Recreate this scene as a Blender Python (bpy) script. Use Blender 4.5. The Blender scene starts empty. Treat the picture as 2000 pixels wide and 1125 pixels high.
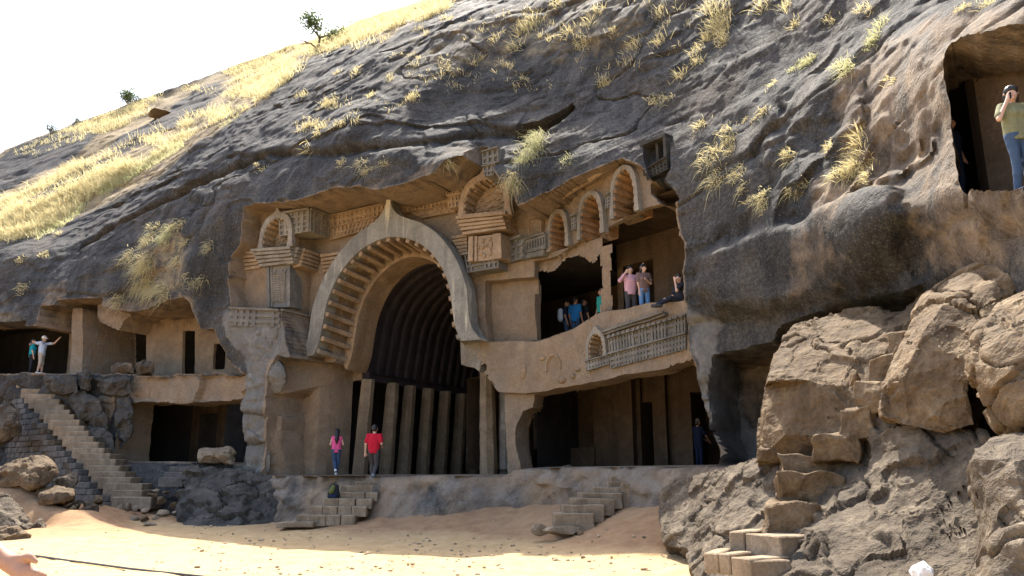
import bpy, bmesh, math, random
import numpy as np
from mathutils import Vector, Matrix, geometry
random.seed(7)
SC = bpy.context.scene
COL = SC.collection
R_ = math.radians

# ------------------------------------------------------------------ camera
EYE = np.array([0.0, 0.0, 1.6]); PITCH = R_(13.2); FPX = 1570.0
cam = bpy.data.cameras.new('camera'); cam.sensor_width = 36.0
cam.lens = 36.0*FPX/2000.0; cam.clip_start = 0.05; cam.clip_end = 1500
camo = bpy.data.objects.new('camera', cam); COL.objects.link(camo)
camo.location = EYE; camo.rotation_euler = (math.pi/2+PITCH, 0, 0)
SC.camera = camo
# ------------------------------------------------------------------ light
SUN_TO = Vector((-0.10, 0.57, 1.0)).normalized()
world = bpy.data.worlds.new('World'); SC.world = world; world.use_nodes = True
wn = world.node_tree; wn.nodes.clear()
sky = wn.nodes.new('ShaderNodeTexSky'); sky.sky_type = 'NISHITA'; sky.sun_disc = False
sky.sun_elevation = math.asin(SUN_TO.z); sky.sun_rotation = math.atan2(SUN_TO.x, SUN_TO.y)
sky.dust_density = 6.0; sky.air_density = 1.0; sky.ozone_density = 1.0; sky.altitude = 600
bg = wn.nodes.new('ShaderNodeBackground'); bg.inputs['Strength'].default_value = 0.15
wo = wn.nodes.new('ShaderNodeOutputWorld')
wn.links.new(sky.outputs[0], bg.inputs[0]); wn.links.new(bg.outputs[0], wo.inputs[0])
sun = bpy.data.lights.new('sun', 'SUN'); sun.energy = 3.4; sun.angle = R_(0.6); sun.color = (1.0, 0.93, 0.82)
suno = bpy.data.objects.new('sun', sun); COL.objects.link(suno)
suno.rotation_euler = (-SUN_TO).to_track_quat('-Z', 'Y').to_euler(); suno.location = (20, 20, 60)
SC.view_settings.view_transform = 'Standard'; SC.view_settings.look = 'None'
SC.view_settings.exposure = 1.9; SC.view_settings.gamma = 1.0
SC.render.engine = 'CYCLES'
SC.cycles.use_denoising = True; SC.cycles.max_bounces = 5; SC.cycles.diffuse_bounces = 3; SC.cycles.glossy_bounces = 2
SC.cycles.caustics_reflective = False; SC.cycles.caustics_refractive = False; SC.cycles.use_adaptive_sampling = True

# ------------------------------------------------------------------ picture rays and the facade frame
cp, sp = math.cos(PITCH), math.sin(PITCH)
def ray(px, py):
    x = (px-1000.0)/FPX; y = (562.5-py)/FPX
    d = np.array([x, cp - y*sp, sp + y*cp]); return d/d[1]
def at(px, py, Y):
    return EYE + ray(px, py)*Y
ORI = np.array([-4.1, 28.0, 0.0]); A30 = R_(30)
UU = np.array([math.cos(A30), -math.sin(A30), 0.0]); NN = np.array([-math.sin(A30), -math.cos(A30), 0.0]); ZZ = np.array([0, 0, 1.0])
def uvw(P):
    q = np.asarray(P)-ORI; return q@UU, q[..., 2], q@NN
def pos(u, z, w):
    return ORI + np.multiply.outer(u, UU) + np.multiply.outer(z, ZZ) + np.multiply.outer(w, NN)
def hitp(px, py, pl):
    """picture point on the plane w = a + b*u + c*z"""
    a, b, c = pl if isinstance(pl, tuple) else (pl, 0.0, 0.0)
    r = ray(px, py); q = EYE-ORI
    num = a + b*(q@UU) + c*q[2] - q@NN
    den = r@NN - b*(r@UU) - c*r[2]
    return EYE + r*(num/den)
# plane of the right wing (turned further towards the viewer)
_p1 = at(1050, 600, 25.6); _p2 = at(1340, 600, 21.0)
_u1, _, _w1 = uvw(_p1); _u2, _, _w2 = uvw(_p2)
WB = (_w2-_w1)/(_u2-_u1); WA = _w1-WB*_u1
def wing(off=0.0): return (WA+off, WB, 0.0)
WU = (UU+NN*WB); WU = WU/np.linalg.norm(WU); WN = np.array([WU[1], -WU[0], 0.0])   # wing tangent and outward normal
if WN@NN < 0: WN = -WN

# ------------------------------------------------------------------ numpy noise
def _h(ix, iy, iz, s):
    n = (ix*374761393 + iy*668265263 + iz*1440662683 + s*974634777) & 0xffffffff
    n = ((n ^ (n >> 13))*1274126177) & 0xffffffff
    n = n ^ (n >> 16)
    return (n & 0xffffff)/16777215.0
_TAB = np.random.default_rng(5).uniform(-1, 1, 64**3).astype(np.float32)
def vnoise(P, seed=0):
    P = np.asarray(P, dtype=np.float64); i = np.floor(P); f = (P-i).astype(np.float32); f = f*f*(3-2*f); i = i.astype(np.int32)
    x = (i[..., 0]+seed*19) & 63; y = (i[..., 1]+seed*37) & 63; z = (i[..., 2]+seed*53) & 63
    x1 = ((x+1) & 63) << 12; y1 = ((y+1) & 63) << 6; z1 = (z+1) & 63; x = x << 12; y = y << 6; fx, fy, fz = f[..., 0], f[..., 1], f[..., 2]
    def row(a, b): 
        p = _TAB[a+b+z]; return p+(_TAB[a+b+z1]-p)*fz
    c0 = row(x, y); c0 = c0+(row(x, y1)-c0)*fy; c1 = row(x1, y); c1 = c1+(row(x1, y1)-c1)*fy
    return c0+(c1-c0)*fx
def fbm(P, oct=4, seed=0, gain=0.5):
    P = np.asarray(P, dtype=np.float64); r = 0; a = 1.0; t = 0
    for k in range(oct):
        r = r + a*vnoise(P*(2.0**k)+k*17.3, seed+k); t += a; a *= gain
    return r/t
def ridged(P, oct=4, seed=0):
    P = np.asarray(P, dtype=np.float64); r = 0; a = 1.0; t = 0
    for k in range(oct):
        r = r + a*(1-2*np.abs(vnoise(P*(2.0**k)+k*9.7, seed+k))); t += a; a *= 0.5
    return r/t
def cells(P, seed=0):
    """worley: returns (f1, f2-f1, random value of the nearest cell)"""
    P = np.asarray(P, dtype=np.float64); i = np.floor(P).astype(np.int64)
    f1 = np.full(P.shape[:-1], 9.0); f2 = f1.copy(); val = np.zeros(P.shape[:-1])
    for dx in (-1, 0, 1):
        for dy in (-1, 0, 1):
            for dz in (-1, 0, 1):
                c = i+np.array([dx, dy, dz]); x, y, z = c[..., 0], c[..., 1], c[..., 2]
                o = np.stack([_h(x, y, z, seed), _h(x, y, z, seed+1), _h(x, y, z, seed+2)], -1)
                d = np.linalg.norm(c+o-P, axis=-1); v = _h(x, y, z, seed+3)
                near = d < f1
                f2 = np.where(near, f1, np.minimum(f2, d)); val = np.where(near, v, val); f1 = np.where(near, d, f1)
    return f1, f2-f1, val
def sstep(a, b, x):
    t = np.clip((x-a)/(b-a), 0, 1); return t*t*(3-2*t)

class RBF:
    def __init__(s, X, v, c=0.6, smooth=1e-6):
        s.X = np.asarray(X, float); s.c = c; n, d = s.X.shape
        D = np.linalg.norm(s.X[:, None]-s.X[None], axis=-1); K = -np.sqrt(D*D+c*c)+0*D
        Pm = np.hstack([np.ones((n, 1)), s.X]); A = np.zeros((n+d+1, n+d+1))
        A[:n, :n] = K - np.eye(n)*smooth*-1; A[:n, n:] = Pm; A[n:, :n] = Pm.T
        s.w = np.linalg.lstsq(A, np.concatenate([v, np.zeros(d+1)]), rcond=None)[0]
    def __call__(s, Q):
        Q = np.asarray(Q, float); n = len(s.X); sh = Q.shape[:-1]; q = Q.reshape(-1, Q.shape[-1]); out = s.w[n]+q@s.w[n+1:]
        for k in range(n):
            d = q-s.X[k]; out = out - s.w[k]*np.sqrt((d*d).sum(-1)+s.c**2)
        return out.reshape(sh)

def sdpoly(u, z, poly):
    """signed distance to polygon, positive inside"""
    poly = np.asarray(poly, float); d = np.full(u.shape, 1e9); ins = np.zeros(u.shape, bool); n = len(poly)
    for k in range(n):
        a = poly[k]; b = poly[(k+1) % n]; e = b-a; L = e@e
        if L < 1e-12: continue
        wx = u-a[0]; wy = z-a[1]; t = np.clip((wx*e[0]+wy*e[1])/L, 0, 1)
        dx = wx-t*e[0]; dy = wy-t*e[1]; d = np.minimum(d, dx*dx+dy*dy)
        c1 = (a[1] > z) != (b[1] > z)
        with np.errstate(divide='ignore', invalid='ignore'):
            xi = (b[0]-a[0])*(z-a[1])/(b[1]-a[1]+1e-15)+a[0]
        ins ^= c1 & (u < xi)
    d = np.sqrt(d); return np.where(ins, d, -d)

# ------------------------------------------------------------------ objects
def tag(o, label=None, cat=None, group=None, kind=None):
    if label: o['label'] = label
    if cat: o['category'] = cat
    if group: o['group'] = group
    if kind: o['kind'] = kind
    return o
def empty(name, loc=(0, 0, 0), label=None, cat=None, group=None):
    o = bpy.data.objects.new(name, None); COL.objects.link(o); o.location = [float(c) for c in loc]
    o.empty_display_size = 0.2
    return tag(o, label, cat, group)
def link(name, me, mat=None, parent=None, loc=None):
    o = bpy.data.objects.new(name, me); COL.objects.link(o)
    if mat is not None and len(me.materials) == 0:
        for m in (mat if isinstance(mat, (list, tuple)) else [mat]): me.materials.append(m)
    if loc is not None: o.location = [float(c) for c in loc]
    if parent is not None:
        o.parent = parent
        # geometry is written in world coordinates: undo the parent's place
        t = parent; off = Vector((0, 0, 0))
        while t is not None: off += t.location; t = t.parent
        o.location = Vector(o.location)-off
    return o
def mesh_np(name, V, F, smooth=True, sharp=None):
    """V (n,3); F list of faces or (m,k) int array"""
    me = bpy.data.meshes.new(name); V = np.asarray(V, np.float32)
    if isinstance(F, np.ndarray):
        m, k = F.shape; me.vertices.add(len(V)); me.vertices.foreach_set('co', V.ravel())
        me.loops.add(m*k); me.loops.foreach_set('vertex_index', F.ravel().astype(np.int32))
        me.polygons.add(m); me.polygons.foreach_set('loop_start', np.arange(0, m*k, k, dtype=np.int32))
        me.polygons.foreach_set('loop_total', np.full(m, k, np.int32)); me.update(calc_edges=True); me.validate()
    else:
        me.from_pydata([tuple(map(float, v)) for v in V], [], [tuple(f) for f in F]); me.update()
    if smooth:
        me.polygons.foreach_set('use_smooth', np.ones(len(me.polygons), bool))
        if sharp is not None: me.set_sharp_from_angle(angle=R_(sharp))
    return me
def set_col(me, name, rgb):
    """per-vertex colour attribute"""
    a = me.color_attributes.new(name, 'FLOAT_COLOR', 'POINT'); n = len(me.vertices)
    c = np.ones((n, 4), np.float32); c[:, :3] = rgb; a.data.foreach_set('color', c.ravel())

class MB:
    """mesh builder collecting boxes, prisms and tubes in world space"""
    def __init__(s): s.v = []; s.f = []
    def add(s, V, F):
        n = len(s.v); s.v += [tuple(map(float, p)) for p in V]; s.f += [tuple(n+i for i in f) for f in F]; return s
    def hexa(s, P):
        """8 points: bottom 4 then top 4 in the same turn"""
        return s.add(P, [(3, 2, 1, 0), (4, 5, 6, 7), (0, 1, 5, 4), (1, 2, 6, 5), (2, 3, 7, 6), (3, 0, 4, 7)])
    def box(s, c, ax, ay, az):
        c = np.asarray(c, float); ax, ay, az = map(lambda a: np.asarray(a, float), (ax, ay, az))
        return s.hexa([c-ax-ay-az, c+ax-ay-az, c+ax+ay-az, c-ax+ay-az, c-ax-ay+az, c+ax-ay+az, c+ax+ay+az, c-ax+ay+az])
    def prism(s, P0, P1):
        n = len(P0); F = [tuple(range(n-1, -1, -1)), tuple(range(n, 2*n))]
        F += [(i, (i+1) % n, n+(i+1) % n, n+i) for i in range(n)]
        return s.add(list(P0)+list(P1), F)
    def strip(s, rows, closed=False):
        """loft between rows of equal length"""
        m = len(rows[0]); V = [p for r in rows for p in r]; F = []
        for i in range(len(rows)-1):
            for j in range(m if closed else m-1):
                F.append((i*m+j, i*m+(j+1) % m, (i+1)*m+(j+1) % m, (i+1)*m+j))
        return s.add(V, F)
    def tube(s, pts, rad, k=6, cap=True):
        pts = [np.asarray(p, float) for p in pts]; rad = rad if hasattr(rad, '__len__') else [rad]*len(pts); rows = []
        for i, p in enumerate(pts):
            t = pts[min(i+1, len(pts)-1)]-pts[max(i-1, 0)]; t = t/(np.linalg.norm(t)+1e-9)
            a = np.cross(t, [0, 0, 1] if abs(t[2]) < 0.9 else [1, 0, 0]); a /= np.linalg.norm(a); b = np.cross(t, a)
            rows.append([p+rad[i]*(math.cos(2*math.pi*j/k)*a+math.sin(2*math.pi*j/k)*b) for j in range(k)])
        s.strip(rows, True)
        if cap:
            s.add(rows[0], [tuple(range(k-1, -1, -1))]); s.add(rows[-1], [tuple(range(k))])
        return s
    def mesh(s, name, smooth=False, sharp=35, recalc=True):
        me = bpy.data.meshes.new(name); me.from_pydata(s.v, [], s.f); me.update()
        if recalc:
            bm = bmesh.new(); bm.from_mesh(me); bmesh.ops.recalc_face_normals(bm, faces=bm.faces); bm.to_mesh(me); bm.free()
        if smooth:
            me.polygons.foreach_set('use_smooth', np.ones(len(me.polygons), bool)); me.set_sharp_from_angle(angle=R_(sharp))
        return me
    def build(s, name, mat, parent=None, smooth=False, bevel=0.0, rough=0.0, cuts=0, seed=0):
        """bevel: chamfer width; cuts: subdivide; rough: noise displacement in metres"""
        me = s.mesh(name, smooth)
        if bevel or cuts:
            bm = bmesh.new(); bm.from_mesh(me)
            bmesh.ops.remove_doubles(bm, verts=bm.verts, dist=1e-5)
            if bevel: bmesh.ops.bevel(bm, geom=list(bm.edges), offset=bevel, segments=1, affect='EDGES', clamp_overlap=True)
            for _ in range(cuts): bmesh.ops.subdivide_edges(bm, edges=list(bm.edges), cuts=1, use_grid_fill=True)
            bm.to_mesh(me); bm.free()
        if rough: roughen(me, rough, seed)
        return link(name, me, mat, parent)
def roughen(me, amp, seed=0, scale=3.0):
    n = len(me.vertices); co = np.empty(n*3, np.float32); me.vertices.foreach_get('co', co); co = co.reshape(-1, 3).astype(float)
    off = np.stack([fbm(co*scale+s*31.7, 3, seed+s) for s in range(3)], -1); co = co+off*amp
    me.vertices.foreach_set('co', co.astype(np.float32).ravel()); me.update()
def tree_children(o): return [c for c in bpy.data.objects if c.parent == o]

# ------------------------------------------------------------------ materials
def lin(c): return tuple(((x/255.0)/12.92 if x/255.0 <= 0.04045 else ((x/255.0+0.055)/1.055)**2.4) for x in c)
class NT:
    def __init__(s, name):
        s.m = bpy.data.materials.new(name); s.m.use_nodes = True; s.t = s.m.node_tree; s.t.nodes.clear()
        s.out = s.n('ShaderNodeOutputMaterial'); s.b = s.n('ShaderNodeBsdfPrincipled'); s.l(s.b.outputs[0], s.out.inputs[0])
    def n(s, t, **k):
        x = s.t.nodes.new(t)
        for a, b in k.items(): setattr(x, a, b)
        return x
    def l(s, a, b): s.t.links.new(a, b)
    def coord(s, scale=(1, 1, 1)):
        g = s.n('ShaderNodeNewGeometry'); m = s.n('ShaderNodeMapping'); s.l(g.outputs['Position'], m.inputs['Vector']); m.inputs['Scale'].default_value = scale
        return m.outputs[0]
    def noise(s, vec, scale, detail=4, rough=0.55, dist=0.0):
        x = s.n('ShaderNodeTexNoise'); s.l(vec, x.inputs['Vector']); x.inputs['Scale'].default_value = scale
        x.inputs['Detail'].default_value = detail; x.inputs['Roughness'].default_value = rough; x.inputs['Distortion'].default_value = dist
        return x.outputs['Fac']
    def ramp(s, fac, stops):
        x = s.n('ShaderNodeValToRGB'); s.l(fac, x.inputs[0]); e = x.color_ramp.elements
        while len(e) > 1: e.remove(e[-1])
        for i, (p, c) in enumerate(stops):
            k = e[0] if i == 0 else e.new(p); k.position = p
            c = (c, c, c) if not hasattr(c, '__len__') else c; k.color = (*c, 1)
        return x.outputs[0]
    def mix(s, fac, a, b, mode='MIX'):
        x = s.n('ShaderNodeMix', data_type='RGBA', blend_type=mode)
        for v, i in ((fac, 0), (a, 6), (b, 7)):
            if hasattr(v, 'links') or isinstance(v, bpy.types.NodeSocket): s.l(v, x.inputs[i])
            elif i == 0: x.inputs[0].default_value = v
            else: x.inputs[i].default_value = (*v, 1)
        return x.outputs[2]
    def math(s, op, a, b=0.0):
        x = s.n('ShaderNodeMath', operation=op)
        for v, i in ((a, 0), (b, 1)):
            if isinstance(v, bpy.types.NodeSocket): s.l(v, x.inputs[i])
            else: x.inputs[i].default_value = v
        return x.outputs[0]
    def bump(s, h, strength, dist, prev=None):
        x = s.n('ShaderNodeBump'); s.l(h, x.inputs['Height']); x.inputs['Strength'].default_value = strength; x.inputs['Distance'].default_value = dist
        if prev is not None: s.l(prev, x.inputs['Normal'])
        return x.outputs[0]
    def done(s, col, rough=0.85, normal=None, spec=0.3):
        if isinstance(col, bpy.types.NodeSocket): s.l(col, s.b.inputs['Base Color'])
        else: s.b.inputs['Base Color'].default_value = (*col, 1)
        if isinstance(rough, bpy.types.NodeSocket): s.l(rough, s.b.inputs['Roughness'])
        else: s.b.inputs['Roughness'].default_value = rough
        s.b.inputs['Specular IOR Level'].default_value = spec
        if normal is not None: s.l(normal, s.b.inputs['Normal'])
        return s.m

def cliff_material():
    """weathered dark basalt; where the attribute 'zone' says so: cut brown rock (r), pale grey carved rock (g), soil and dry moss stain (b)"""
    t = NT('cliff_rock'); v = t.coord()
    at_ = t.n('ShaderNodeVertexColor', layer_name='zone'); sp_ = t.n('ShaderNodeSeparateColor'); t.l(at_.outputs[0], sp_.inputs[0])
    big = t.noise(v, 0.35, 2, 0.6); mid = t.noise(v, 1.7, 5, 0.62, 0.4); fine = t.noise(v, 11, 3, 0.7)
    streak = t.noise(t.coord((1.6, 1.6, 0.16)), 1.0, 3, 0.6)
    strata = t.noise(t.coord((0.25, 0.25, 2.4)), 1.0, 4, 0.65, 0.6)
    dark = t.ramp(mid, [(0.25, (0.021, 0.0208, 0.0198)), (0.5, (0.043, 0.0425, 0.0405)), (0.75, (0.086, 0.0845, 0.080))])
    dark = t.mix(t.ramp(streak, [(0.38, 0.0), (0.66, 0.75)]), dark, (0.088, 0.081, 0.071))
    dark = t.mix(t.ramp(strata, [(0.58, 0.0), (0.76, 0.4)]), dark, (0.15, 0.14, 0.122))
    stain = t.noise(t.coord((0.9, 0.9, 0.45)), 0.55, 4, 0.7)
    dark = t.mix(t.ramp(stain, [(0.42, 0.75), (0.58, 0.0)]), dark, (0.018, 0.0175, 0.017))
    dark = t.mix(t.ramp(big, [(0.52, 0.0), (0.7, 0.3)]), dark, (0.10, 0.073, 0.049))
    grit = t.noise(v, 34, 2, 0.7); dark = t.mix(t.ramp(grit, [(0.57, 0.0), (0.70, 0.42)]), dark, (0.26, 0.245, 0.215))
    dark = t.mix(0.7, dark, t.ramp(fine, [(0.3, 0.5), (0.7, 1.35)]), 'MULTIPLY')
    brown = t.ramp(mid, [(0.22, (0.145, 0.102, 0.064)), (0.5, (0.222, 0.162, 0.106)), (0.78, (0.30, 0.228, 0.155))])
    brown = t.mix(t.ramp(streak, [(0.42, 0.0), (0.66, 0.6)]), brown, (0.185, 0.148, 0.108))
    brown = t.mix(t.ramp(big, [(0.5, 0.0), (0.7, 0.45)]), brown, (0.28, 0.182, 0.1))
    pale = t.ramp(mid, [(0.25, (0.10, 0.092, 0.079)), (0.55, (0.158, 0.146, 0.125)), (0.8, (0.245, 0.227, 0.193))])
    pale = t.mix(t.ramp(streak, [(0.45, 0.0), (0.7, 0.5)]), pale, (0.13, 0.12, 0.115))
    soil = t.ramp(mid, [(0.3, (0.13, 0.095, 0.06)), (0.5, (0.24, 0.18, 0.10)), (0.7, (0.33, 0.26, 0.14))])
    def edge(ch, w=0.22):   # ragged border of a zone
        k = t.math('ADD', ch, t.math('MULTIPLY', t.math('SUBTRACT', mid, 0.5), 0.9)); return t.ramp(k, [(0.5-w, 0.0), (0.5+w, 1.0)])
    c = t.mix(edge(sp_.outputs[0]), dark, brown); c = t.mix(edge(sp_.outputs[1]), c, pale); c = t.mix(edge(sp_.outputs[2], 0.3), c, soil)
    c = t.mix(0.4, c, t.ramp(fine, [(0.3, 0.6), (0.7, 1.3)]), 'MULTIPLY')
    hgt = t.math('ADD', t.math('MULTIPLY', mid, 0.10), t.math('MULTIPLY', fine, 0.045))
    n = t.bump(hgt, 0.85, 1.0)
    return t.done(c, t.ramp(mid, [(0.3, 0.75), (0.7, 0.95)]), n, 0.16)
def rock_material(name, a, b, c2, scale=1.0, bump=0.6, crackscale=1.0, spots=None):
    t = NT(name); v = t.coord(); mid = t.noise(v, 2.2*scale, 5, 0.65, 0.5); fine = t.noise(v, 16*scale, 3, 0.72); big = t.noise(v, 0.6*scale, 1)
    streak = t.noise(t.coord((2.2*scale, 2.2*scale, 0.25*scale)), 1.0, 2, 0.6)
    c = t.ramp(mid, [(0.25, a), (0.52, b), (0.78, c2)]); c = t.mix(t.ramp(big, [(0.45, 0.0), (0.65, 0.5)]), c, a)
    c = t.mix(t.ramp(streak, [(0.48, 0.0), (0.68, 0.45)]), c, tuple(x*0.6 for x in a))
    if spots: c = t.mix(t.ramp(t.noise(v, 30, 3, 0.6), [(0.62, 0.0), (0.68, 0.6)]), c, spots)
    c = t.mix(0.6, c, t.ramp(fine, [(0.3, 0.55), (0.7, 1.35)]), 'MULTIPLY')
    n = t.bump(t.math('ADD', t.math('MULTIPLY', mid, 0.11), t.math('MULTIPLY', fine, 0.03)), bump, 1.0)
    return t.done(c, t.ramp(fine, [(0.3, 0.7), (0.7, 0.95)]), n, 0.2)
def streaked(name, base, streak):
    """carved rock with pale mineral drips"""
    t = NT(name); v = t.coord(); mid = t.noise(v, 1.6, 4, 0.6, 0.4); fine = t.noise(v, 14, 3, 0.7); st = t.noise(t.coord((3.2, 3.2, 0.28)), 1.0, 4, 0.65); zone = t.noise(v, 0.55, 2)
    c = t.ramp(mid, [(0.25, tuple(x*0.68 for x in base)), (0.5, base), (0.75, tuple(x*1.3 for x in base))])
    k = t.math('MULTIPLY', t.ramp(st, [(0.52, 0.0), (0.62, 1.0)]), t.ramp(zone, [(0.46, 0.0), (0.6, 0.8)])); c = t.mix(k, c, streak)
    c = t.mix(t.ramp(t.noise(t.coord((2.0, 2.0, 0.2)), 1.0, 3), [(0.5, 0.0), (0.66, 0.5)]), c, tuple(x*0.5 for x in base))
    c = t.mix(0.5, c, t.ramp(fine, [(0.3, 0.6), (0.7, 1.3)]), 'MULTIPLY')
    return t.done(c, 0.9, t.bump(t.math('ADD', t.math('MULTIPLY', mid, 0.06), t.math('MULTIPLY', fine, 0.02)), 0.8, 1.0), 0.2)
def plain(name, col, rough=0.7, var=0.25, scale=12.0, spec=0.3, bump=0.0):
    t = NT(name); f = t.noise(t.coord(), scale, 4, 0.6)
    c = t.mix(1.0, col, t.ramp(f, [(0.25, 1-var), (0.75, 1+var)]), 'MULTIPLY')
    return t.done(c, rough, t.bump(f, bump, 0.02) if bump else None, spec)
M = {}
M['cliff'] = cliff_material()
# ================================================================== the cliff: one carved sheet w(u, z) over the facade frame
CTRL = [  # (picture x, picture y, distance Y)
 # far slope and skyline
 (-300,420,66),(0,300,64),(150,236,66),(300,186,66),(450,130,64),(600,78,62),(750,22,56),(890,-15,50),(1050,-70,42),(1300,-160,38),
 (-300,520,52),(0,420,45),(150,345,48),(300,270,48),(450,205,45),(580,140,39),(680,100,37),(800,50,36),(50,370,52),
 (100,445,42),(210,415,39),(320,340,38),(450,280,35),(600,220,32.2),(720,170,30.7),(820,110,30.8),(920,60,30.2),(1050,30,29.6),(1200,5,27),(1350,-20,24.8),
 (1500,0,21.3),(1700,0,17.7),(1900,0,14.2),(2000,-10,12.6),(1700,-120,20),(2000,-150,15),
 # dark face over the left caves
 (-200,600,'w',3.2),(0,500,'w',1.5),(0,610,'w',2.5),(70,560,'w',2.0),(120,600,'w',1.8),(200,500,'w',1.1),(200,585,'w',1.4),(300,590,'w',1.1),(300,450,'w',0.6),(400,420,'w',0.6),(400,560,'w',0.9),
 (440,600,'w',0.9),(470,500,'w',0.85),(472,410,'w',1.0),(440,690,'w',0.85),(470,730,'w',0.85),(540,660,'w',0.9),(500,820,'w',0.85),(500,920,'w',0.85),
 # brow
 (550,390,'w',1.2),(640,365,'w',1.4),(700,365,'w',1.5),(800,352,'w',1.5),(900,300,'w',1.25),(600,320,'w',0.85),(700,290,'w',1.05),(800,290,'w',1.05),(700,240,'w',0.25),(850,230,28.0),
 (945,285,25.9),(1000,390,24.3),(990,330,24.3),(1100,340,23.4),(1200,308,22.5),(1100,230,25.2),(900,200,28.2),(1000,150,28.0),(1200,150,25.1),(1200,230,24),
 (1300,300,21.6),(1300,200,22.6),(1300,80,24),(1400,100,22.1),
 # right mass
 (1345,500,20.7),(1335,400,21.1),(1400,300,20.3),(1400,590,19.9),(1500,200,19.2),(1500,450,18.3),(1600,350,16.9),(1600,100,18.8),(1600,560,17),(1700,200,16),
 (1700,440,14.5),(1780,300,14.4),(1745,540,14.9),(1830,200,13),(1830,360,12.7),(1840,60,13.6),(1900,400,11.6),(1990,385,10.5),(2000,40,11.6),(1900,60,12.8),
 (2120,200,9.9),(2120,400,9.3),(2250,0,10.0),(1350,700,20.4),(1390,820,20.2),(1450,700,19.6),(1500,850,19),
 (1850,480,13),(1950,470,11.6),(1800,600,14),(1950,600,12),
 # lower left
 (300,760,'w',1.0),(420,760,'w',0.85),(150,760,'w',1.6),(0,760,'w',2.3),(150,860,'w',1.6),(100,1000,'w',1.8),(240,900,'w',1.2),(-200,900,'w',3.2),
]
_c = np.array([uvw(at(*c) if len(c) == 3 else hitp(c[0], c[1], float(c[3]))) for c in CTRL])
BASE = RBF(_c[:, :2], _c[:, 2], c=0.8, smooth=0.02)
def hitb(px, py, off=0.0):
    """picture point on the uncarved cliff"""
    r = ray(px, py); Y = np.linspace(7, 90, 500); P = EYE+np.outer(Y, r); u, z, w = uvw(P); g = w-(BASE(np.stack([u, z], -1))+off)
    k = np.argmax(g < 0)
    if k == 0: return P[-1] if g[0] > 0 else P[0]
    t = g[k-1]/(g[k-1]-g[k]); return P[k-1]+(P[k]-P[k-1])*t
def outline(pts, on='base', off=0.0):
    """traced outline -> (u, z) polygon lying on the cliff or on a plane"""
    Q = np.array([hitb(x, y, off) if isinstance(on, str) else hitp(x, y, on) for x, y in pts]); return np.stack(uvw(Q), -1)

ugrid = np.concatenate([np.arange(-70, -24, 0.35), np.arange(-24, 8, 0.056), np.arange(8, 20.5, 0.05), np.arange(20.5, 26, 0.15)])
zg = [-1.4]; st = 0.055
while zg[-1] < 52:
    if zg[-1] > 15: st = min(st*1.012, 0.3)
    zg.append(zg[-1]+st)
zgrid = np.array(zg)
GU, GZ = np.meshgrid(ugrid, zgrid, indexing='ij')
W = BASE(np.stack([GU, GZ], -1)); W0 = W.copy()
SMOOTH = np.zeros_like(W)      # 1 where the rock is cut flat
HOLE = np.zeros(W.shape, bool); DU = np.zeros_like(W); DZ = np.zeros_like(W)   # DU, DZ: vertices slid onto cut edges
ZR = np.zeros_like(W); ZG = np.zeros_like(W); ZB = np.zeros_like(W)   # colour zones
_q = np.stack([GU, GZ, W*0.6], -1)
WARP1 = fbm(_q*1.1+3, 4, 11); WARP2 = fbm(_q*1.1+47, 4, 23)
def plane_w(pl):
    if callable(pl): return pl
    a, b, c = pl if isinstance(pl, tuple) else (pl, 0.0, 0.0)
    return lambda u, z: a+b*u+c*z
def carve(poly, to, jag=0.06, soft=0.03, flat=1.0, zone=None, mode='set', rag=0.0, hole=False):
    """press the region inside poly [(u,z)] to the surface `to`"""
    global W
    pz = np.asarray(poly)[:, :2]; lo = pz.min(0)-0.8; hi = pz.max(0)+0.8
    iu = np.where((ugrid > lo[0]) & (ugrid < hi[0]))[0]; iz = np.where((zgrid > lo[1]) & (zgrid < hi[1]))[0]
    if len(iu) < 2 or len(iz) < 2: return
    s = (slice(iu[0], iu[-1]+1), slice(iz[0], iz[-1]+1)); u = GU[s]; z = GZ[s]
    d = sdpoly(u+WARP1[s]*jag*2.2, z+WARP2[s]*jag*2.2, pz); m = sstep(-soft, soft, d)
    if soft <= 0.05:      # crisp edge: slide the nearest vertices onto the outline
        th = 0.034; gu_ = np.gradient(d, axis=0)/np.gradient(u, axis=0); gz_ = np.gradient(d, axis=1)/np.gradient(z, axis=1); gl = np.hypot(gu_, gz_)+1e-6; gu_ /= gl; gz_ /= gl
        rim = np.abs(d) <= th; ring = (d > th) & (d <= th+0.062); m = (d > th).astype(float)
        for msk, dst in ((rim, 0.0), (ring, 0.012)):
            DU[s][msk] = ((dst-d)*gu_)[msk]; DZ[s][msk] = ((dst-d)*gz_)[msk]
        dsft = th
    else: dsft = soft
    t = plane_w(to)(u, z)
    if rag: t = t+rag*fbm(np.stack([u, z, u*0+5], -1)*1.6, 4, 77)
    if mode == 'min': t = np.minimum(t, W[s])
    if mode == 'max': t = np.maximum(t, W[s])
    W[s] = W[s]*(1-m)+t*m; SMOOTH[s] = SMOOTH[s]*(1-m)+flat*m
    if hole is True: HOLE[s] |= (d > dsft)
    elif hole == 'fill': HOLE[s] &= ~(d > -0.02)
    if zone is not None:
        mz = sstep(-0.12, 0.06, d)
        for A, val in zip((ZR, ZG, ZB), zone): A[s] = A[s]*(1-mz)+val*mz
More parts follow.
